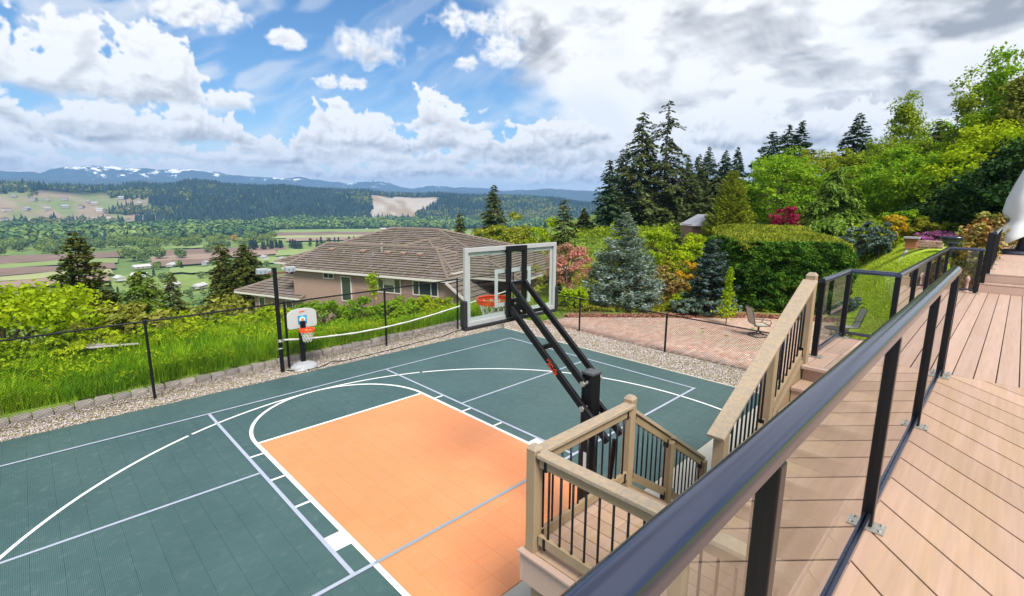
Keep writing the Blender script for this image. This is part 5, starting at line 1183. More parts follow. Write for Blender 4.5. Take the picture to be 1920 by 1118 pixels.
def lawn(n):
    x = rng.uniform(9.4, 25.5, n); y = rng.uniform(-10.75, -4.6, n); q = yline(x)-y; k_ = (q > -1.9) & ~((x < 24.5) & (y < -8.0) & (x > 21.6)); return np.stack([x, y], -1)[k_]
blades(110000, lawn, .030, .085, .010, leafmat('mown_grass', (.56, .66, .06), .45, .42, (.43, .55, .05), .5), 'mown lawn sloping up beside the deck', 'lawn_grass')

# middle distance, right of the house
conifer('fir_tree', 'small dark fir just right of the neighbour roof ridge', 36.2, 39.6, 3.6, 4.2, N_FIR, n=6500, spray=.4, whorls=34, ragged=.2)
conifer('fir_tree', 'tall dark fir standing alone above the yellow-green trees', 46.3, 44.1, 7.6, 5.0, N_FIR, n=9000, spray=.45, power=.6, whorls=36)
broadleaf('willow_tree', 'yellow-green tree left of centre behind the house roof', 'tree', 32.9, 29.2, 3.0, 6.0, L_YEL, n=5200, leaf=.30, low=.1, airy=.5)
broadleaf('willow_tree', 'golden-green tree right behind the backboard', 'tree', 36.7, 29.7, 3.1, 5.0, L_YEL, n=4400, leaf=.30, low=.1, airy=.5)
broadleaf('willow_tree', 'soft pale green willow right of the golden tree', 'tree', 33.1, 21.8, 2.9, 5.8, L_LIME, n=5200, leaf=.24, low=.1, airy=.6)
conifer('fir_tree', 'dark green fir above the pink-blossomed tree', 32.7, 19.2, 5.2, 3.9, N_FIR, n=8500, spray=.34, power=.6, whorls=36)
conifer('fir_tree', 'small dark fir left of the tall fir group', 51.4, 31.1, 4.2, 3.4, N_FIR, n=2200, spray=.6)
broadleaf('blossom_tree', 'pink-blossomed ornamental tree beside the backboard', 'tree', 13.2, 2.9, 2.7, 2.4, L_PINK, n=6500, leaf=.085, clumps=70, low=.22, trunk=.07, airy=.3)
conifer('fir_tree', 'small dark conifer under the pink blossom tree', 13.8, 4.4, 1.4, 1.5, N_DKF, n=2600, spray=.16, whorls=14)
conifer('blue_spruce', 'large silvery blue spruce in the middle of the garden', 14.26, .64, 4.15, 4.0, N_BLUE, n=26000, spray=.155, whorls=30, per=10, droop=.12, upturn=.16, power=.80, ragged=.18, bare=.02, wide=.34)
fir = [(55.5, 25.0, 16.8, 8.2, N_FIR, 'left of the two tallest firs, dense to the ground'), (58.8, 23.3, 18.6, 8.8, N_FIR, 'tallest fir, with a bare upper trunk and open top'), (50.0, 26.2, 10.4, 5.2, N_DKF, 'shorter dark fir at the left edge of the fir group'), (56.5, 28.6, 12.5, 6.5, N_FIR, 'middle fir filling the gap left of the tallest pair'),
       (63.7, 22.5, 11.4, 7.0, N_FIR, 'broad fir with a long side branch right of the tallest fir'), (73.1, 23.8, 13.8, 5.6, N_DKF, 'slim dark fir, first right of the fir group'), (74.1, 21.6, 13.2, 5.0, N_DKF, 'slim dark fir, second right of the fir group'), (77.5, 21.2, 13.9, 4.8, N_DKF, 'slim dark fir above the cone-shaped cedar'), (68.0, 22.9, 12.2, 5.6, N_FIR, 'mid-height fir right beside the tallest pair'), (60, 16.5, 8.5, 7, N_FIR, 'low dark fir behind the cone-shaped cedar')]
for i, (x, y, zt, w, lm, l) in enumerate(fir):
    conifer('fir_tree', l, x, y, zt, w, lm, n=12000 if i < 2 else 7500, spray=.55 if i < 2 else .48, whorls=38, per=6, ragged=.45 if i < 5 else .25, droop=.28, power=.7 if i < 5 else .85, bare=.12 if i < 2 else .04, sparse_top=.55 if i == 1 else 0, group='tall firs behind the garden', bark=BARKP if i == 1 else BARK)
conifer('cedar_tree', 'broad cone-shaped yellow-green cedar behind the hedge', 34.2, 4.2, 7.15, 4.4, N_CONE, n=30000, spray=.20, whorls=60, per=10, droop=-.1, upturn=.25, ragged=.07, power=.72, bare=.01, thick=.02)
conifer('fir_tree', 'small young fir left of the grey-roofed shed', 29.5, 6.0, 3.7, 2.0, N_FIR, n=2400, spray=.26)
for x, y, zt, w, lm, l in ((25.4, 5.2, 2.9, 2.9, L_LIME, 'lime shrub behind the blue spruce'), (24.6, 2.4, 2.3, 2.3, L_LIME, 'lime shrub right of the young fir'), (31, 5.3, 2.35, 3.4, L_LIME, 'lime shrub hiding the foot of the grey-roofed shed'), (26.7, 6.9, 2.5, 2.6, L_MID, 'green shrub left of the young fir'), (21.5, 1.2, 2.0, 2.2, L_LIME, 'lime shrub between the spruce and the shed'), (29, 9.5, 2.4, 4, L_YEL, 'yellowish thicket right of the pale willow'), (25, 13, 1.9, 4, L_YEL, 'yellow-green thicket behind the pink blossom tree'),
                          (18.8, .7, 1.9, 1.5, L_YEL, 'yellow-green shrub right of the blue spruce'), (18.2, -.5, 1.8, 1.3, L_GOLD, 'golden-orange shrub right of the blue spruce'), (16.8, -.4, 1.25, 2.0, L_RUST, 'low rust-coloured shrub at the foot of the golden shrub'), (17.6, .5, 1.5, 1.6, L_RUST, 'rust and green shrub behind the blue spruce skirt'), (15.2, -1.9, .75, 1.4, L_LIME, 'low lime shrub at the back of the patio'), (14.6, -2.2, .70, 1.3, L_GREY, 'low grey-green shrub in front of the dark spruce'), (15.0, -3.0, .62, 1.5, L_GREY, 'second grey-green shrub, just left of the sapling'), (12.0, 1.6, .9, 1.5, L_LIME, 'low lime shrub under the blue spruce, by the fence')):
    broadleaf('shrub', l, 'shrub', x, y, zt, w, lm, n=3000, leaf=.12 if x < 20 else .17, clumps=40, low=.03, trunk=.04, group='garden shrubs behind the patio', airy=.3)
conifer('blue_spruce', 'narrow dark blue spruce against the left end of the hedge', 15.4, -2.85, 3.1, 2.1, N_SLATE, n=9000, spray=.17, whorls=22, per=7, droop=.1, upturn=.15, ragged=.25, power=.55)
sp = thing('sapling', 'upright lime sapling in front of the hedge', 'sapling', (13.9, -4.15, 0))
obj('trunk', MB().tube([(13.9, -4.15, 0), (13.92, -4.15, 1.0), (13.88, -4.12, 2.1)], [.022, .016, .004], 6), BARK, sp)
zq = rng.random(900)**.8*1.9+.25; ww = .42*np.clip(1-(zq-.5)/1.9, .12, 1)*(.4+.6*vnoise(zq*5, zq*0+3)); C_ = np.stack([13.9+rng.normal(0, .5, 900)*ww, -4.15+rng.normal(0, .5, 900)*ww, zq], -1); V, F = leafquads(C_, rnd(900)+np.array([0, 0, .8]), unit(rnd(900)+np.array([-.5, -.5, .5])), .10, .06); npmesh('crown', V, F, L_LIME, sp)
# low ground cover along the patio edge
def cover(n):
    f = rng.random(n)*3; i = np.minimum(f.astype(int), 2); f = f-i; A = np.array([(10.9, 1.3), (14.3, -1.7), (16.9, -3.95), (18.6, -6.4)]); p = A[i]*(1-f[:, None])+A[i+1]*f[:, None]; return p+np.stack([rng.random(n)*1.1, rng.random(n)*1.1], -1)
P = cover(15000); z = terrain(P[:, 0], P[:, 1])+.30*vnoise(P[:, 0]*1.5, P[:, 1]*1.5)*rng.random(15000)**.5+.03
V, F = leafquads(np.stack([P, ], 0)[0] @ np.eye(2, 3)+np.array([0, 0, 1.])*z[:, None], rnd(15000), unit(rnd(15000)+np.array([0, 0, 1.2])), .11, .06); npmesh('ground_cover', V, F, L_YEL, kind='stuff', label='low yellow-green ground cover edging the back of the patio')

# clipped hedge
hedge = thing('clipped_hedge', 'large dark green clipped hedge with a flat yellow-green top', 'hedge', (21.0, -4.5, .2))
hp0, hdir = np.array([16.45, -3.35]), np.array([.60, -.80]); hn = np.array([.80, .60]); HL, HWd = 4.9, 6.2
def hw(u, v, z): return np.stack([hp0[0]+hdir[0]*u+hn[0]*v, hp0[1]+hdir[1]*u+hn[1]*v, z], -1)
HT = 2.95
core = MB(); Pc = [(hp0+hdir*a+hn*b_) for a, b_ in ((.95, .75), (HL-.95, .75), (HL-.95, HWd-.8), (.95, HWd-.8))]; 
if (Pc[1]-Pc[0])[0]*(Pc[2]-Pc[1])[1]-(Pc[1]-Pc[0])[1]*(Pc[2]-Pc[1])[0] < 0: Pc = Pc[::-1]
core.prism([tuple(p) for p in Pc], -.1, HT-.55); obj('light_block_core', core, mat('hedge_core', (.02, .035, .012), .95, (6, .4)), hedge)  # solid dark box added inside the leaves to block light
def hface(n, face):
    a, b_ = rng.random(n), rng.random(n)
    if face == 0: u, v, z = a*HL, 0*a, b_*HT; nn = np.array([-hn[0], -hn[1], 0])
    elif face == 1: u, v, z = 0*a+HL, a*HWd, b_*HT; nn = np.array([hdir[0], hdir[1], 0])
    elif face == 2: u, v, z = 0*a, a*HWd, b_*HT; nn = np.array([-hdir[0], -hdir[1], 0])
    else: u, v, z = a*HL, b_*HWd, 0*a+HT; nn = np.array([0, 0, 1.])
    P = hw(u, v, z); bmp = (fbm((u+v)*1.3+face*9, z*2.6+3*face, 4)-.5)
    if face == 3: bmp = (fbm(u*.7, v*.7, 3)-.5)*.5
    rnd_ = .18*(np.clip((z-HT+.5)/.5, 0, 1)**2) if face != 3 else 0
    depth = bmp*.85-.25*rng.random(n)**2-rnd_
    e = np.minimum(np.minimum(u, HL-u), np.minimum(v, HWd-v) if face == 3 else 9.); P = P+nn*depth[:, None]
    rd = np.clip(1-e/1.1, 0, 1)**2
    if face == 3: P[:, 2] += -.40*rd+.50*v/HWd+.05; P = P[(e > .30)]
    else:
        ce = np.minimum(u, HL-u) if face == 0 else np.minimum(v, HWd-v); P -= nn*(.70*np.clip(1-ce/1.2, 0, 1)**2+.30*np.clip(z/HT-.72, 0, 1)**2*9*.3)[:, None]; P[:, 2] -= .35*np.clip(1-ce/1.2, 0, 1)**2*z/HT
    return P, nn
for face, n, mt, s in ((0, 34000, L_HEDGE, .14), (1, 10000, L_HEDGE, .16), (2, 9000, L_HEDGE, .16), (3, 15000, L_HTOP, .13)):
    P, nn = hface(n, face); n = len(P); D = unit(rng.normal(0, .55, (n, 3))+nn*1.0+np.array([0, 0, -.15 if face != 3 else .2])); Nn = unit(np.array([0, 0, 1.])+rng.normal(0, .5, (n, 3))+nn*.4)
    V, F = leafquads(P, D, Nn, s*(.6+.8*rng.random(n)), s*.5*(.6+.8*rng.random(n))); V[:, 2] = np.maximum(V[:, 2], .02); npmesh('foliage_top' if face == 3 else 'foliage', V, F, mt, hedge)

# right-hand trees
broadleaf('maple_tree', 'rounded bright green maple right of the cone-shaped cedar', 'tree', 41.5, 3.1, 8.7, 7.0, L_MAPLE, n=20000, leaf=.20, clumps=170, low=.02, rag=.12, airy=.3, trunk=.22, squash=.7)
broadleaf('japanese_maple', 'small burgundy-leaved tree above the hedge', 'tree', 30.2, -1.0, 4.5, 2.1, L_BURG, n=2600, leaf=.15, clumps=34, low=.2, trunk=.06, airy=.3)
broadleaf('japanese_maple', 'dark red shrub peeping out beside the cone-shaped cedar', 'shrub', 31.5, 1.2, 3.2, 1.5, L_BURG, n=1200, leaf=.15, clumps=24, low=.1, trunk=.05)
for x, y, zt, w, l in ((62, 11, 13.6, 8.0, 'dark fir behind the bright maple, left of a pair'), (64.3, 10.0, 14.6, 6.0, 'slim dark fir, right of a pair behind the bright maple'), (61, 7.6, 14.4, 5.4, 'lone dark spire fir against the clouds'), (56.4, 1.1, 13.8, 6.4, 'dark fir top rising above the light green trees')):
    conifer('fir_tree', l, x, y, zt, w, N_DKF, n=10000, spray=.46, whorls=32, per=6, ragged=.3, power=.85, droop=.22, upturn=.1, group='dark firs behind the green trees')
for x, y, zt, w, l in ((47, .6, 8.4, 4.5, 'dark young fir between the bright maple and the yellowish tree'), (40.5, -6.9, 7.4, 3.8, 'dark young fir between two fresh green trees on the right-hand slope'), (46, -6.2, 11.0, 4.6, 'dark fir spire left of the tallest right-hand trees')):
    conifer('fir_tree', l, x, y, zt, w, N_FIR, n=7000, spray=.4, whorls=32, per=7, power=.75)
conifer('weeping_cedar', 'weeping light green cedar with drooping branch tips', 31.4, -3.3, 6.9, 6.0, N_WEEP, n=14000, spray=.34, whorls=16, per=9, droop=.45, ragged=.2, power=.75, bare=.03, hang=.18)
for x, y, zt, w, lm, sh, l in ((49, 2.0, 9.2, 5.6, L_YEL, 1, 'yellowish green tree behind the weeping cedar'), (44.8, -1.9, 9.0, 5.4, L_MID, 1, 'mid-green tree right behind the weeping cedar'), (47.1, -3.9, 12.4, 5.0, L_MID, .25, 'tall pointed yellow-green tree in the middle of the right-hand wood'), (35.4, -7.2, 7.2, 6.4, L_MAPLE, 1, 'spreading light green tree above the yellow shrubs'), (43.2, -4.5, 9.2, 5.6, L_MID, 1, 'dense green tree between the pointed tree and the spreading tree'),
                          (50.4, -6.4, 10.8, 6.2, L_MAPLE, 1, 'tall fresh green tree left of the tallest right-hand tree'), (40.6, -8.6, 12.0, 3.4, L_MID, .7, 'second tallest tree at the right edge'), (37.6, -9.6, 12.8, 3.4, L_MAPLE, .4, 'tallest tree, reaching highest at the right edge'), (35.6, -10.5, 11.6, 2.4, L_OLIVE, .6, 'dark reddish-topped tree at the far right edge'), (33.6, -9.7, 8.9, 5.4, L_LIME, 1, 'bright lime tree in front of the tall right-hand trees'), (38.5, -5.5, 8.2, 5.4, L_MAPLE, 1, 'fresh green tree left of the bright lime tree'), (54, -2.5, 10.6, 8, L_DARK, 1, 'far green tree filling the back of the wood')):
    broadleaf('alder_tree', l, 'tree', x, y, zt, w*1.12, lm, n=13000, leaf=.19, clumps=130, low=.04, trunk=.16, shape=sh, airy=.55, rag=.22, group='wood on the right-hand slope', bark=BARKP)
for x, y, zt, w, l in ((27.6, -10.2, 6.2, 4.6, 'dark glossy evergreen mass above the orange shrub'), (25.5, -11.0, 7.2, 3.0, 'dark evergreen at the right edge behind the umbrella'), (31.2, -8.2, 4.6, 4.0, 'low dark evergreen under the spreading light green tree')):
    broadleaf('evergreen_tree', l, 'tree', x, y, zt, w, L_DARK, n=12000, leaf=.16, clumps=80, low=.03, trunk=.14)
for x, y, zt, w, lm, l in ((25.4, -7.2, 3.95, 1.4, L_GOLD, 'golden shrub left of the stone pillar'), (25.5, -8.3, 3.85, 1.4, L_YEL, 'yellow shrub behind the purple heather'), (26.6, -9.0, 3.75, 1.3, L_YEL, 'dull yellow shrub left of the white canopy'), (25.1, -5.4, 3.45, 1.0, L_GREY, 'first blue-grey shrub from the left behind the hedge'), (25.2, -6.1, 3.6, 1.1, L_GREY, 'middle blue-grey shrub behind the hedge'), (24.3, -6.9, 3.6, 1.1, L_GREY, 'right-hand blue-grey shrub at the lawn corner'),
                          (27.0, -2.4, 2.7, 2.2, L_GREY, 'pale green shrub right of the burgundy tree'), (27.6, -3.4, 2.7, 2.0, L_MID, 'green shrub beneath the weeping cedar'), (28.2, -5.6, 3.4, 2.4, L_LIME, 'light green shrub right of the weeping cedar'), (30, -6.9, 4.2, 2.6, L_MAPLE, 'mid-green shrub left of the golden shrub'), (27.5, .4, 3.1, 2.6, L_MID, 'green shrub behind the left end of the hedge top'), (29.5, 2.4, 3.2, 2.4, L_DARK, 'dark shrub at the foot of the cone-shaped cedar'),
                          (18.9, -7.0, .75, 1.0, L_GREY, 'low brownish shrub on the lawn slope beside the hedge')):
    broadleaf('shrub', l, 'shrub', x, y, zt, w, lm, n=2400, leaf=.16, clumps=36, low=.03, trunk=.04, group='shrubs along the back of the lawn', airy=.2)
for x, y, zt, w, l in ((13.7, -10.62, 4.05, .95, 'orange-tipped pieris shrub beside the upper deck railing'), (12.5, -10.68, 3.5, .55, 'smaller orange pieris shrub left of the upper railing'), (16.4, -10.66, 4.25, 1.15, 'orange and bronze shrub behind the umbrella'), (19.5, -11.2, 4.1, 2.2, 'orange shrub at the right edge beyond the umbrella pole')):
    broadleaf('pieris_shrub', l, 'shrub', x, y, zt, w, L_ORG, n=4200, leaf=.10, clumps=50, low=.03, trunk=.04)
zh = ground_z(24.3, -9.2)
for x, y, zt, w, l in ((24.6, -8.95, zh+.62, 2.0, 'left purple heather mound behind the stone wall'), (25.1, -9.75, zh+.72, 2.6, 'right purple heather mound behind the planters'), (23.7, -8.5, zh+.38, 1.2, 'small purple heather tuft by the brick pillar')):
    broadleaf('heather', l, 'flower bush', x, y, zt, w, L_PURP, n=4200, leaf=.07, clumps=60, low=.02, trunk=.02, squash=.5)

def under(n, xr, yr, cond, hmax, leaf, mt, label):
    x = rng.uniform(*xr, n); y = rng.uniform(*yr, n); k_ = cond(x, y); x, y = x[k_], y[k_]; n = len(x); hgt = hmax*np.clip(1.9*(fbm(x/2.2, y/2.2, 3)-.30), .05, 1); z = terrain(x, y)+hgt*rng.random(n)**.6
    V, F = leafquads(np.stack([x, y, z], -1), rnd(n), unit(rnd(n)+np.array([-.5, -.2, 1.0])), leaf*(.6+.8*rng.random(n)), leaf*.6); npmesh('undergrowth', V, F, mt, kind='stuff', label=label)
under(46000, (33, 62), (-14, 14), lambda x, y: (x-24)*.12+y*0 > -1, 1.2, .22, L_MID, 'leafy undergrowth beneath the trees of the right-hand wood')
under(22000, (24.5, 33.5), (-10, -1), lambda x, y: ~((x < 26.5) & (y < -7.6)), .55, .18, L_MID, 'low leafy ground cover along the back of the lawn')
under(30000, (16, 34), (3.5, 26), lambda x, y: (y-.55*x < 6) & (y > 3.5+.1*(x-16)), 1.2, .22, L_YEL, 'yellow-green scrub between the house and the garden')
under(16000, (34, 62), (8, 30), lambda x, y: y-.55*x < 8, 1.6, .36, L_MID, 'green scrub below the tall firs')
under(9000, (15.6, 24), (-2, 3), lambda x, y: x > 0, .7, .14, L_RUST, 'low rusty ground cover among the garden shrubs')

# garden stonework and planters on the lawn
SLATE = mat('stacked_stone', (.36, .24, .19), .9, (14, .3), obrand=.22, bump=(40, .6)); PBRICK = mat('pillar_brick', (.34, .13, .06), .9, (20, .25), obrand=.15)
zl = ground_z(22.6, -8.7)
sw = thing('stone_wall', 'short dry-stacked stone wall in front of the purple heather', 'stone wall', (22.7, -8.86, zl))
for k in range(4):
    q = -9.25
    while q < -8.47:
        L_ = .13+.15*random.random(); obj('stone', MB().box((22.7+rng.normal(0, .015), q+L_/2, zl+.045+.088*k), (.38, L_-.01, .080)), SLATE, sw, bevel=.008); q += L_
pl = thing('brick_pillar', 'small red-brown brick pillar with a stone cap', 'pillar', (22.5, -8.22, zl))
for k in range(4): obj('brick_course', MB().box((22.5, -8.22, zl+.05+.10*k), (.38, .38, .092)), PBRICK, pl, bevel=.006)
obj('cap', MB().box((22.5, -8.22, zl+.455), (.54, .54, .08)), mat('cap_stone', (.30, .29, .29), .9, (15, .2)), pl, bevel=.012)
DKB = mat('dark_blue_glaze', (.02, .025, .05), .25, (12, .2), spec=.7)
zb_ = ground_z(21.2, -9.62); bw = thing('bowl_planter', 'wide dark blue bowl planter on a pale foot', 'planter', (21.2, -9.62, zb_)); obj('bowl', MB().lathe([(.14, .26), (.30, .36), (.38, .54), (.41, .62), (.37, .62), (.30, .48)], 24, (21.2, -9.62, zb_)), DKB, bw, smooth=True); obj('foot', MB().lathe([(.17, 0), (.16, .12), (.12, .26)], 16, (21.2, -9.62, zb_)), CONC, bw)
zb_ = ground_z(20.0, -9.81); pt = thing('flower_pot', 'tall dark pot beside the bowl planter', 'planter', (20.0, -9.81, zb_)); obj('pot', MB().lathe([(.16, 0), (.21, .25), (.24, .52), (.26, .56), (.22, .56), (.19, .38)], 20, (20.0, -9.81, zb_)), DKB, pt, smooth=True); obj('soil', MB().lathe([(.195, .48), (.19, .49)], 16, (20.0, -9.81, zb_)), MULCH, pt)
sheet('stone_terrace', [(21.6, -7.95), (21.4, -9.9), (24.2, -9.9), (24.2, -7.95)], None, mat('terrace_stone', (.45, .40, .36), .9, (9, .2)), 'pale stone terrace around the brick pillar', zf=lambda x, y: ground_z(x, y)+.04)
sheet('garden_path', [(19, -8.75), (12, -9.75), (12, -9.9), (19, -8.95)], None, CONC, 'thin pale path edge across the lawn', zf=lambda x, y: ground_z(x, y)+.02)
# mulch by the deck corner
sheet('deck_mulch', [(15.5, -10.1), (15.2, -10.85), (19.5, -10.85), (18.6, -10.1)], None, mat('brown_mulch', (.12, .065, .045), .95, (25, .5), bump=(30, 1)), 'brown mulch bed beside the upper deck and the orange shrub', zf=lambda x, y: ground_z(x, y)+.03)
gl_ = thing('garden_lantern', 'small pink and white lantern beside the corner post', 'lantern', (9.22, -10.72, ground_z(9.22, -10.72)))
z_ = ZD-.02; obj('body', MB().lathe([(.05, 0), (.055, .02), (.03, .06), (.025, .22), (.045, .28), (.015, .34)], 10, (9.22, -10.72, z_)), mat('lantern_pink', (.55, .30, .27), .5, (10, .1)), gl_, smooth=True)
# shed, canopy
sh_ = thing('garden_shed', 'grey-roofed shed half hidden between the firs and the cedar', 'shed', (36, 6.9, ground_z(36, 6.9)))
zs = 1.45; obj('wall', MB().box((36, 6.9, zs+.3), (3.0, 2.6, 2.4), R(-45)), mat('shed_wall', (.30, .17, .12), .9, (4, .15)), sh_)
def gable(cx, cy, w, d, z0, z1, rz):
    ca, sa = math.cos(rz), math.sin(rz); T_ = lambda x, y, z: (cx+x*ca-y*sa, cy+x*sa+y*ca, z); V = [T_(-w/2, -d/2, z0), T_(w/2, -d/2, z0), T_(w/2, d/2, z0), T_(-w/2, d/2, z0), T_(-w/2, 0, z1), T_(w/2, 0, z1)]
    return MB().add(V, [(0, 1, 5, 4), (2, 3, 4, 5), (0, 4, 3), (1, 2, 5), (3, 2, 1, 0)])
obj('roof', gable(36, 6.9, 3.6, 3.2, zs+1.4, zs+2.3, R(45)), mat('grey_shingle', (.30, .30, .33), .9, (6, .15)), sh_)
cn = thing('white_canopy', 'white-framed grey canopy roof behind the orange shrub', 'canopy', (29.6, -10.5, ground_z(29.6, -10.5)))
obj('roof', gable(29.6, -10.5, 2.6, 2.3, 3.25, 3.95, R(75)), mat('canopy_sheet', (.42, .45, .47), .5, (5, .08)), cn)
mb = MB()
for a, b_ in ((-1, -1), (1, -1), (1, 1), (-1, 1)):
    x = 29.6+a*1.0*math.cos(R(75))-b_*.9*math.sin(R(75)); y = -10.5+a*1.0*math.sin(R(75))+b_*.9*math.cos(R(75)); obj('leg', MB().box((x, y, (3.3+2.0)/2), (.06, .06, 1.3)), WHITE, cn)

# ------------------------------------------------------------------ the valley
FB = mat('ploughed_soil', (.20, .13, .095), .95, (.02, .3)); FBL = mat('dry_soil', (.30, .21, .15), .95, (.02, .15)); FG = mat('young_crop', (.21, .28, .075), .95, (.03, .15)); FG2 = mat('meadow', (.23, .31, .09), .95, (.03, .2)); FGB = mat('pale_crop', (.32, .34, .14), .95, (.03, .15))
def field(az0, az1, r0, r1, mt, skew=0):
    P = []; n = 6
    for i in range(n+1): a = az0+(az1-az0)*i/n; P.append(polar(a+rng.normal(0, .08), r0+skew*(a-az0)+rng.normal(0, 5)))
    for i in range(n, -1, -1): a = az0+(az1-az0)*i/n; P.append(polar(a+rng.normal(0, .08), r1+skew*(a-az0)+rng.normal(0, 5)))
    mb = MB(); mb.add([(x, y, VALLEY+2.1+random.random()*.3) if False else (x, y, max(ground_z(x, y), VALLEY)+1.6) for x, y in P], [tuple(range(2*n+2))[::-1]]); return obj('field', mb, mt, None, kind='structure')
for a0, a1, r0, r1, mt in ((-6, 6.3, 700, 790, FB), (-6, 5.8, 645, 700, FG), (-6, 5.5, 585, 645, FB), (-6, 5.2, 540, 585, FGB), (-6, 5, 490, 540, FBL), (9.2, 20, 690, 775, FB), (8.2, 19, 625, 690, FBL), (8, 14, 575, 625, FB), (15, 20.5, 560, 620, FG2), (9.5, 15, 515, 560, FG2), (19.5, 33, 1180, 1330, FG), (18.5, 33, 1060, 1170, FB), (18.5, 32, 985, 1060, FGB), (20, 33, 900, 985, FBL), (19, 29, 640, 720, FG2), (23, 31, 560, 620, FG2), (36, 46, 950, 1100, FG2), (10, 13, 800, 840, FG2)):
    field(a0, a1, r0, r1, mt, 3 if mt in (FB, FBL) and a0 > 7 and r0 < 800 else 0)
VB = leafmat('valley_leaves', (.13, .20, .05), .3, .2, (.19, .25, .07), .02); VY = leafmat('valley_fresh_leaves', (.24, .30, .05), .3, .25, (.17, .26, .05), .02); VC = leafmat('valley_conifer', (.025, .050, .035), .35, .1, (.04, .07, .04), .02); VO = leafmat('valley_orange_leaves', (.38, .27, .06), .3, .2, None, .02)
def blob_arrays(n_leaf, w, h, s, con=False):
    if con:
        f = rng.random(n_leaf)**.8; a = rng.random(n_leaf)*6.283; r = w/2*(1-f)**.8*(.55+.45*rng.random(n_leaf)); P = np.stack([r*np.cos(a), r*np.sin(a), f*h], -1); D = np.stack([np.cos(a), np.sin(a), -.4+0*a], -1); Nn = unit(np.array([0, 0, 1.])+rng.normal(0, .4, P.shape)+.5*np.stack([np.cos(a), np.sin(a), 0*a], -1))
    else:
        c = rnd(14)*np.array([w*.30, w*.30, h*.26])+np.array([0, 0, h*.55]); i = rng.integers(0, 14, n_leaf); o = rnd(n_leaf)*(.55+.45*rng.random((n_leaf, 1))); P = c[i]+o*np.array([w*.24, w*.24, h*.20]); Nn = unit(o+np.array([0, 0, .4])+rng.normal(0, .3, P.shape)); D = np.cross(Nn, rnd(n_leaf)); P[:, 2] = np.maximum(P[:, 2], h*.04)
    return leafquads(P, D, Nn, s*(.7+.6*rng.random(n_leaf)), s*.7)
def far_tree(lm, con, label, group):
    n_ = 420
    root = thing('distant_tree', label, 'tree', (0, 0, 0), group); h = 14
    V, F = blob_arrays(n_ if not con else 200, 13 if not con else 6.5, h, 2.1 if not con else 2.2, con); npmesh('crown', V, F, lm, root); obj('trunk', MB().tube([(0, 0, -1), (0, 0, h*.5)], [.4, .2], 5), BARK, root); return root
FT = [far_tree(VB, False, '', 'valley trees'), far_tree(VY, False, '', 'valley trees'), far_tree(VC, True, '', 'valley trees'), far_tree(VO, False, '', 'valley trees')]
used = set(); KIND = ('mid-green broadleaf tree', 'fresh green broadleaf tree', 'dark conifer', 'orange-leaved tree')
def put_tree(k, az, r, sc, where, grp):
    x, y = polar(az, r); z = ground_z(x, y); s = sc*(.85+.3*random.random()); src = FT[k]
    if k not in used: used.add(k); src.location = (x, y, z); src.scale = (s*1.05, s*1.05, s); c = src
    else: c = dup_tree(src, (x, y, z), (s*random.uniform(.9, 1.2), s*random.uniform(.9, 1.2), s), random.random()*6.28)
    c['label'] = 'distant '+KIND[k]+' '+where; c['group'] = grp
for i in range(62): put_tree(int(rng.choice([0, 0, 1])), rng.uniform(-2, 9.5), rng.uniform(800, 1040), 1.0, 'in the wooded strip beyond the far left field', 'trees beyond the far left field')
for (az, r, sc, k), l in zip(((6.9, 660, 1.1, 0), (7.6, 640, 1.0, 0), (8.9, 660, 1.15, 0), (10.6, 655, 1.1, 0), (8.2, 690, 1.2, 0), (12.9, 720, 1.0, 0), (6.2, 700, .9, 1), (13.6, 745, .7, 1), (15.2, 900, .9, 3)), ('by the brown field, first from the dark olive fir', 'by the brown field, second from the dark olive fir', 'standing alone in the brown field, left one', 'standing alone in the brown field, right one', 'behind the pair in the brown field', 'upright at the back of the brown field', 'at the left corner of the brown field', 'small and bright behind the brown field', 'beside the dark conifers, the only one of its colour')): put_tree(k, az, r, sc, l, 'trees round the brown field')
for i in range(60): put_tree(int(rng.choice([0, 1, 1])), rng.uniform(9.5, 19), rng.uniform(800, 1060), .85, 'in the woodland behind the brown field', 'woodland behind the brown field')
for i in range(30): put_tree(2, rng.uniform(16.3, 21.5), rng.uniform(735, 790), .85, 'in the dense dark plantation left of the house roof', 'dark plantation in the valley')
for az in (22.3, 23.0, 23.4, 24.3, 24.8, 25.2, 26.3, 26.8, 28.3, 28.8): put_tree(2, az, rng.uniform(760, 830), .9, 'in the loose row above the house roof', 'row of conifers above the house roof')
for i in range(56): put_tree(int(rng.choice([0, 1, 1, 2])), rng.uniform(7.5, 29), rng.uniform(360, 600), .48, 'among the white buildings on the valley floor', 'trees among the valley buildings')
for i in range(12): put_tree(int(rng.choice([0, 1])), rng.uniform(20, 33), rng.uniform(840, 920), .5, 'at the near edge of the striped fields', 'trees edging the striped fields')
for i in range(30): put_tree(int(rng.choice([0, 1])), rng.uniform(35, 53), rng.uniform(650, 1300), .9, 'in the valley right of the house roof', 'valley trees right of the house roof')
for i in range(22): put_tree(int(rng.choice([0, 2])), rng.uniform(-2, 6), rng.uniform(395, 455), .42, 'in the hedgerow below the pale field', 'hedgerow below the pale field')

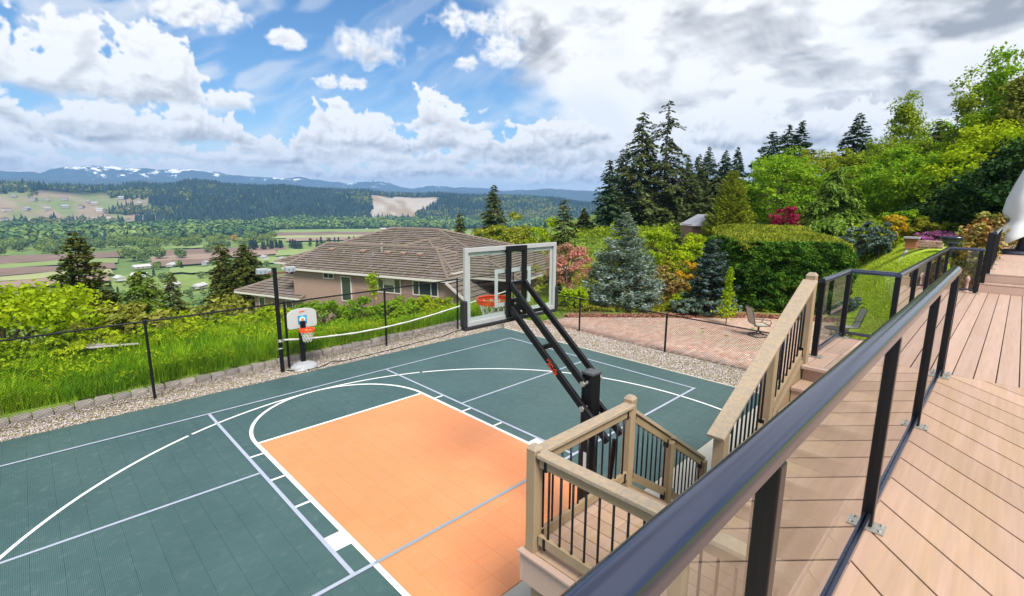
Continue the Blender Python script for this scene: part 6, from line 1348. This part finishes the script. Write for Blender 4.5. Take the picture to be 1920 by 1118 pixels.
# massed woods: one object each
def mass(name, label, pts, hs, kinds, mts, n_leaf):
    """many simple crowns joined: conifers as jagged cones, broadleaves as lumps"""
    pts = np.array(pts); z = terrain(pts[:, 0], pts[:, 1])
    for k in range(len(mts)):
        sel = kinds == k; n = int(sel.sum())
        if not n: continue
        P = pts[sel]; h = hs[sel]; zz_ = z[sel]; con = mts[k][1]
        if con:
            m_ = 5; a = rng.random(n)[:, None]*6.28+np.arange(m_)[None]*6.283/m_; r = h[:, None]*.20*(.7+.6*rng.random((n, m_)))
            base = np.stack([P[:, :1]+r*np.cos(a), P[:, 1:2]+r*np.sin(a), zz_[:, None]+h[:, None]*(.0+.12*rng.random((n, m_)))], -1); tip = np.stack([P[:, 0], P[:, 1], zz_+h], -1)[:, None]
            mid = np.stack([P[:, :1]+r*.55*np.cos(a+.5), P[:, 1:2]+r*.55*np.sin(a+.5), zz_[:, None]+h[:, None]*(.42+.1*rng.random((n, m_)))], -1)
            V = np.concatenate([base, mid, tip], 1).reshape(-1, 3); F = []
            for i in range(m_): j = (i+1) % m_; F += [(i, j, m_+i), (j, m_+j, m_+i), (m_+i, m_+j, 2*m_)]
            F = (np.arange(n)[:, None, None]*(2*m_+1)+np.array(F)[None]).reshape(-1, 3)
        else:
            m_ = 26; q = rnd(n*m_)*(.62+.38*rng.random((n*m_, 1))); hh = np.repeat(h, m_)[:, None]; P3 = np.repeat(np.stack([P[:, 0], P[:, 1], zz_+h*.52], -1), m_, 0)+q*hh*np.array([.42, .42, .46])
            V, F = leafquads(P3, np.cross(q, rnd(n*m_)), unit(q+np.array([0, 0, .3])+rng.normal(0, .25, q.shape)), (hh*.34)[:, 0]*(.6+.8*rng.random(n*m_)), (hh*.26)[:, 0])
            npmesh(name, V, F, mts[k][0], kind='stuff', label=label % mts[k][2]); continue
            d = np.array([(0, 0, 1), (.9, 0, .45), (.3, .85, .5), (-.7, .5, .42), (-.75, -.5, .5), (.25, -.85, .45), (.6, .55, -.3), (-.5, .7, -.35), (-.85, -.1, -.3), (0, -.8, -.35), (.8, -.4, -.3), (0, 0, -.6)])
            f = [(0, 1, 2), (0, 2, 3), (0, 3, 4), (0, 4, 5), (0, 5, 1), (1, 6, 2), (2, 7, 3), (3, 8, 4), (4, 9, 5), (5, 10, 1), (6, 7, 2), (7, 8, 3), (8, 9, 4), (9, 10, 5), (10, 6, 1), (6, 11, 7), (7, 11, 8), (8, 11, 9), (9, 11, 10), (10, 11, 6)]
            V = d[None]*(h[:, None, None]*np.array([.42, .42, .5]))*(.75+.5*rng.random((n, 12, 1)))+np.stack([P[:, 0], P[:, 1], zz_+h*.48], -1)[:, None]; V = V.reshape(-1, 3); F = (np.arange(n)[:, None, None]*12+np.array(f)[None]).reshape(-1, 3)
        npmesh(name, V, F, mts[k][0], kind='stuff', label=label % mts[k][2])
n = 26000; az = rng.uniform(-8, 58, n); r = np.sqrt(rng.uniform(1380**2, 2500**2, n)); X = CAM[0]+r*np.sin(np.radians(az)); Y = CAM[1]+r*np.cos(np.radians(az))
nz = fbm(X/130, Y/130, 3)
keep = ~quarry(az, r) & ~((az < 9+2*(nz-.5)*4) & (r > 1480) & (r < 2050) & (nz < .57)) & ~((az < 7) & (r > 2130) & (r < 2380) & (nz < .58)) & (terrain(X, Y) > VALLEY+4)
X, Y, r, az, nz = X[keep], Y[keep], r[keep], az[keep], nz[keep]
kind = np.where(nz+rng.normal(0, .07, len(nz))+np.where(az > 40, .06, 0) > .575, 1, 0); kind = np.where((az > 12) & (az < 27) & (r < 2050), np.where(rng.random(len(nz)) < .06, 1, 0), kind); kind = np.where((kind == 1) & (rng.random(len(nz)) < .35), 2, kind)
F_CON = leafmat('ridge_conifers', (.030, .055, .042), .4, .05, (.022, .042, .034), .008); F_DEC = leafmat('ridge_broadleaves', (.13, .17, .06), .35, .1, (.09, .13, .05), .008); F_FRS = leafmat('ridge_fresh_leaves', (.20, .23, .07), .35, .1, None, .008)
mass('ridge_forest', 'wooded ridge across the valley, %s', np.stack([X, Y], -1), np.where(kind == 0, rng.uniform(15, 27, len(X)), rng.uniform(10, 17, len(X))), kind, ((F_CON, True, 'dark conifers'), (F_DEC, False, 'olive broadleaves'), (F_FRS, False, 'fresh green broadleaves')), 0)
n = 5200; az = rng.uniform(-7, 56, n); r = np.where(az > 18.5, rng.uniform(1335, 1560, n), rng.uniform(1060, 1480, n)); X = CAM[0]+r*np.sin(np.radians(az)); Y = CAM[1]+r*np.cos(np.radians(az)); kind = np.where(rng.random(n) < .1, 0, np.where(fbm(X/60, Y/60, 3) > .55, 2, 1))
F_RIV = leafmat('riverside_leaves', (.12, .20, .06), .3, .1, (.08, .15, .05), .012); F_RIF = leafmat('riverside_fresh_leaves', (.20, .28, .07), .3, .1, (.14, .22, .06), .012)
mass('riverside_wood', 'belt of riverside trees at the foot of the ridge, %s', np.stack([X, Y], -1), rng.uniform(14, 25, n), kind, ((F_CON, True, 'dark conifers'), (F_RIV, False, 'mid-green'), (F_RIF, False, 'fresh green')), 0)
n = 1500; az = rng.uniform(-4, 60, n); r = rng.uniform(110, 420, n); X = CAM[0]+r*np.sin(np.radians(az)); Y = CAM[1]+r*np.cos(np.radians(az)); k_ = (Y-.55*X > 60) & (fbm(X/40, Y/40, 2) > .47); X, Y = X[k_], Y[k_]; kind = rng.integers(0, 3, len(X))
mass('hillside_scrub', 'scrub and small trees on the hillside below the house, %s', np.stack([X, Y], -1), rng.uniform(2.5, 6, len(X)), kind, ((F_CON, True, 'dark'), (F_RIV, False, 'mid-green'), (F_RIF, False, 'fresh green')), 0)

# houses in the valley
WALLS = [mat('far_white_wall', (.50, .49, .46), .8, (.3, .05)), mat('far_cream_wall', (.40, .34, .28), .8, (.3, .05)), mat('far_grey_wall', (.32, .32, .33), .8, (.3, .05))]
ROOFS = [mat('far_grey_roof', (.34, .33, .36), .9, (.3, .1)), mat('far_brown_roof', (.24, .17, .14), .9, (.3, .1)), mat('far_white_roof', (.48, .48, .48), .7, (.3, .05))]
def far_house(az, r, w, d, h, wm, rm, label, group, parts=True, roofh=.35):
    x, y = polar(az, r); z = ground_z(x, y)+1.4*(r < 1300); rz = random.random()*3; t_ = thing('distant_house', label, 'house', (x, y, z), group)
    obj('wall', MB().box((x, y, z+h/2), (w, d, h), rz), wm, t_); obj('roof', gable(x, y, w*1.08, d*1.12, z+h, z+h+d*roofh, rz), rm, t_)
    if parts:
        ca, sa = math.cos(rz), math.sin(rz)
        for sgn in (-1, 1):
            for q in (-.3, 0, .3): lx, ly = q*w, sgn*(d/2+.03); obj('window', MB().box((x+lx*ca-ly*sa, y+lx*sa+ly*ca, z+h*.55), (w*.13, .08, h*.32), rz), PANE, t_)
gH = 'houses and farm buildings on the valley floor'
spots = [(17.8, 600, 13, 8, 5, 0, 0, 'white house with dark roof left of the neighbour roof, among valley trees'), (19.5, 575, 12, 9, 5, 2, 0, 'grey house with pale roof right of the white valley house'), (21.0, 590, 14, 9, 4, 0, 1, 'long white house nearest the neighbour roof edge'), (12.5, 570, 9, 7, 5, 2, 0, 'small grey farm building by the brown field'), (5.9, 930, 24, 10, 4, 0, 2, 'long white barn in front of the riverside trees'), (7.4, 575, 22, 9, 3, 1, 2, 'long low white-roofed shed at the brown field corner'), (9.9, 580, 26, 9, 3, 0, 2, 'white greenhouse right of the field trees'), (7.2, 510, 18, 9, 3, 0, 2, 'white-roofed shed behind the pale cedar'), (5.7, 495, 14, 9, 4, 0, 2, 'white building left of the pale cedar'), (9.6, 430, 20, 8, 3, 1, 2, 'low white roof on the valley floor right of the cedar'),
         (11.8, 415, 18, 8, 3, 1, 2, 'low pale roof left of the paired firs'), (15.6, 1215, 16, 10, 5, 0, 0, 'tiny white farmhouse at the edge of the far field'), (18.0, 480, 8, 6, 4, 2, 0, 'grey shed just left of the floodlight'), (20.2, 455, 13, 8, 4, 0, 0, 'white house behind the light pole'), (28.2, 1300, 22, 9, 5, 0, 2, 'white barn under the riverside trees, left'), (30.0, 1310, 26, 9, 5, 0, 2, 'white barn under the riverside trees, right'), (43.5, 1000, 14, 9, 5, 1, 1, 'tan house in the clearing right of the lone fir'), (1.2, 380, 16, 9, 4, 2, 2, 'pale-roofed house low behind the lime maple'), (24.6, 640, 12, 8, 4, 0, 0, 'small white house on the meadow above the neighbour roof'), (14.3, 505, 11, 8, 4, 0, 1, 'white house with brown roof between the firs')]
for az, r, w, d, h, a, b_, l in spots: far_house(az, r, w*.6, d*.66, h*.55, WALLS[a], ROOFS[b_], l, gH)
for i in range(26):
    q = i/25; far_house(-1.2+9.6*q+rng.normal(0, .25), 1650+rng.uniform(-60, 60)+(i % 3)*110, 14, 10, 6, WALLS[int(rng.integers(3))], ROOFS[int(rng.integers(2))], 'tiny grey-roofed house in the new estate on the bare slope', 'new estate houses on the far left slope', parts=False)

# ------------------------------------------------------------------ air
hz = MB().box((0, 0, 165), (14000, 14000, 470))
hm = bpy.data.materials.new('valley_haze'); hm.use_nodes = True; t = hm.node_tree; t.nodes.clear()
pv = nd(t, 'ShaderNodeVolumePrincipled'); pv.inputs['Color'].default_value = (.26, .54, 1.0, 1); pv.inputs['Density'].default_value = .00015
ov = nd(t, 'ShaderNodeOutputMaterial'); t.links.new(pv.outputs[0], ov.inputs['Volume'])
obj('haze', hz, hm, None, loc=(0, 0, -70), kind='stuff', label='thin bluish haze filling the valley air')
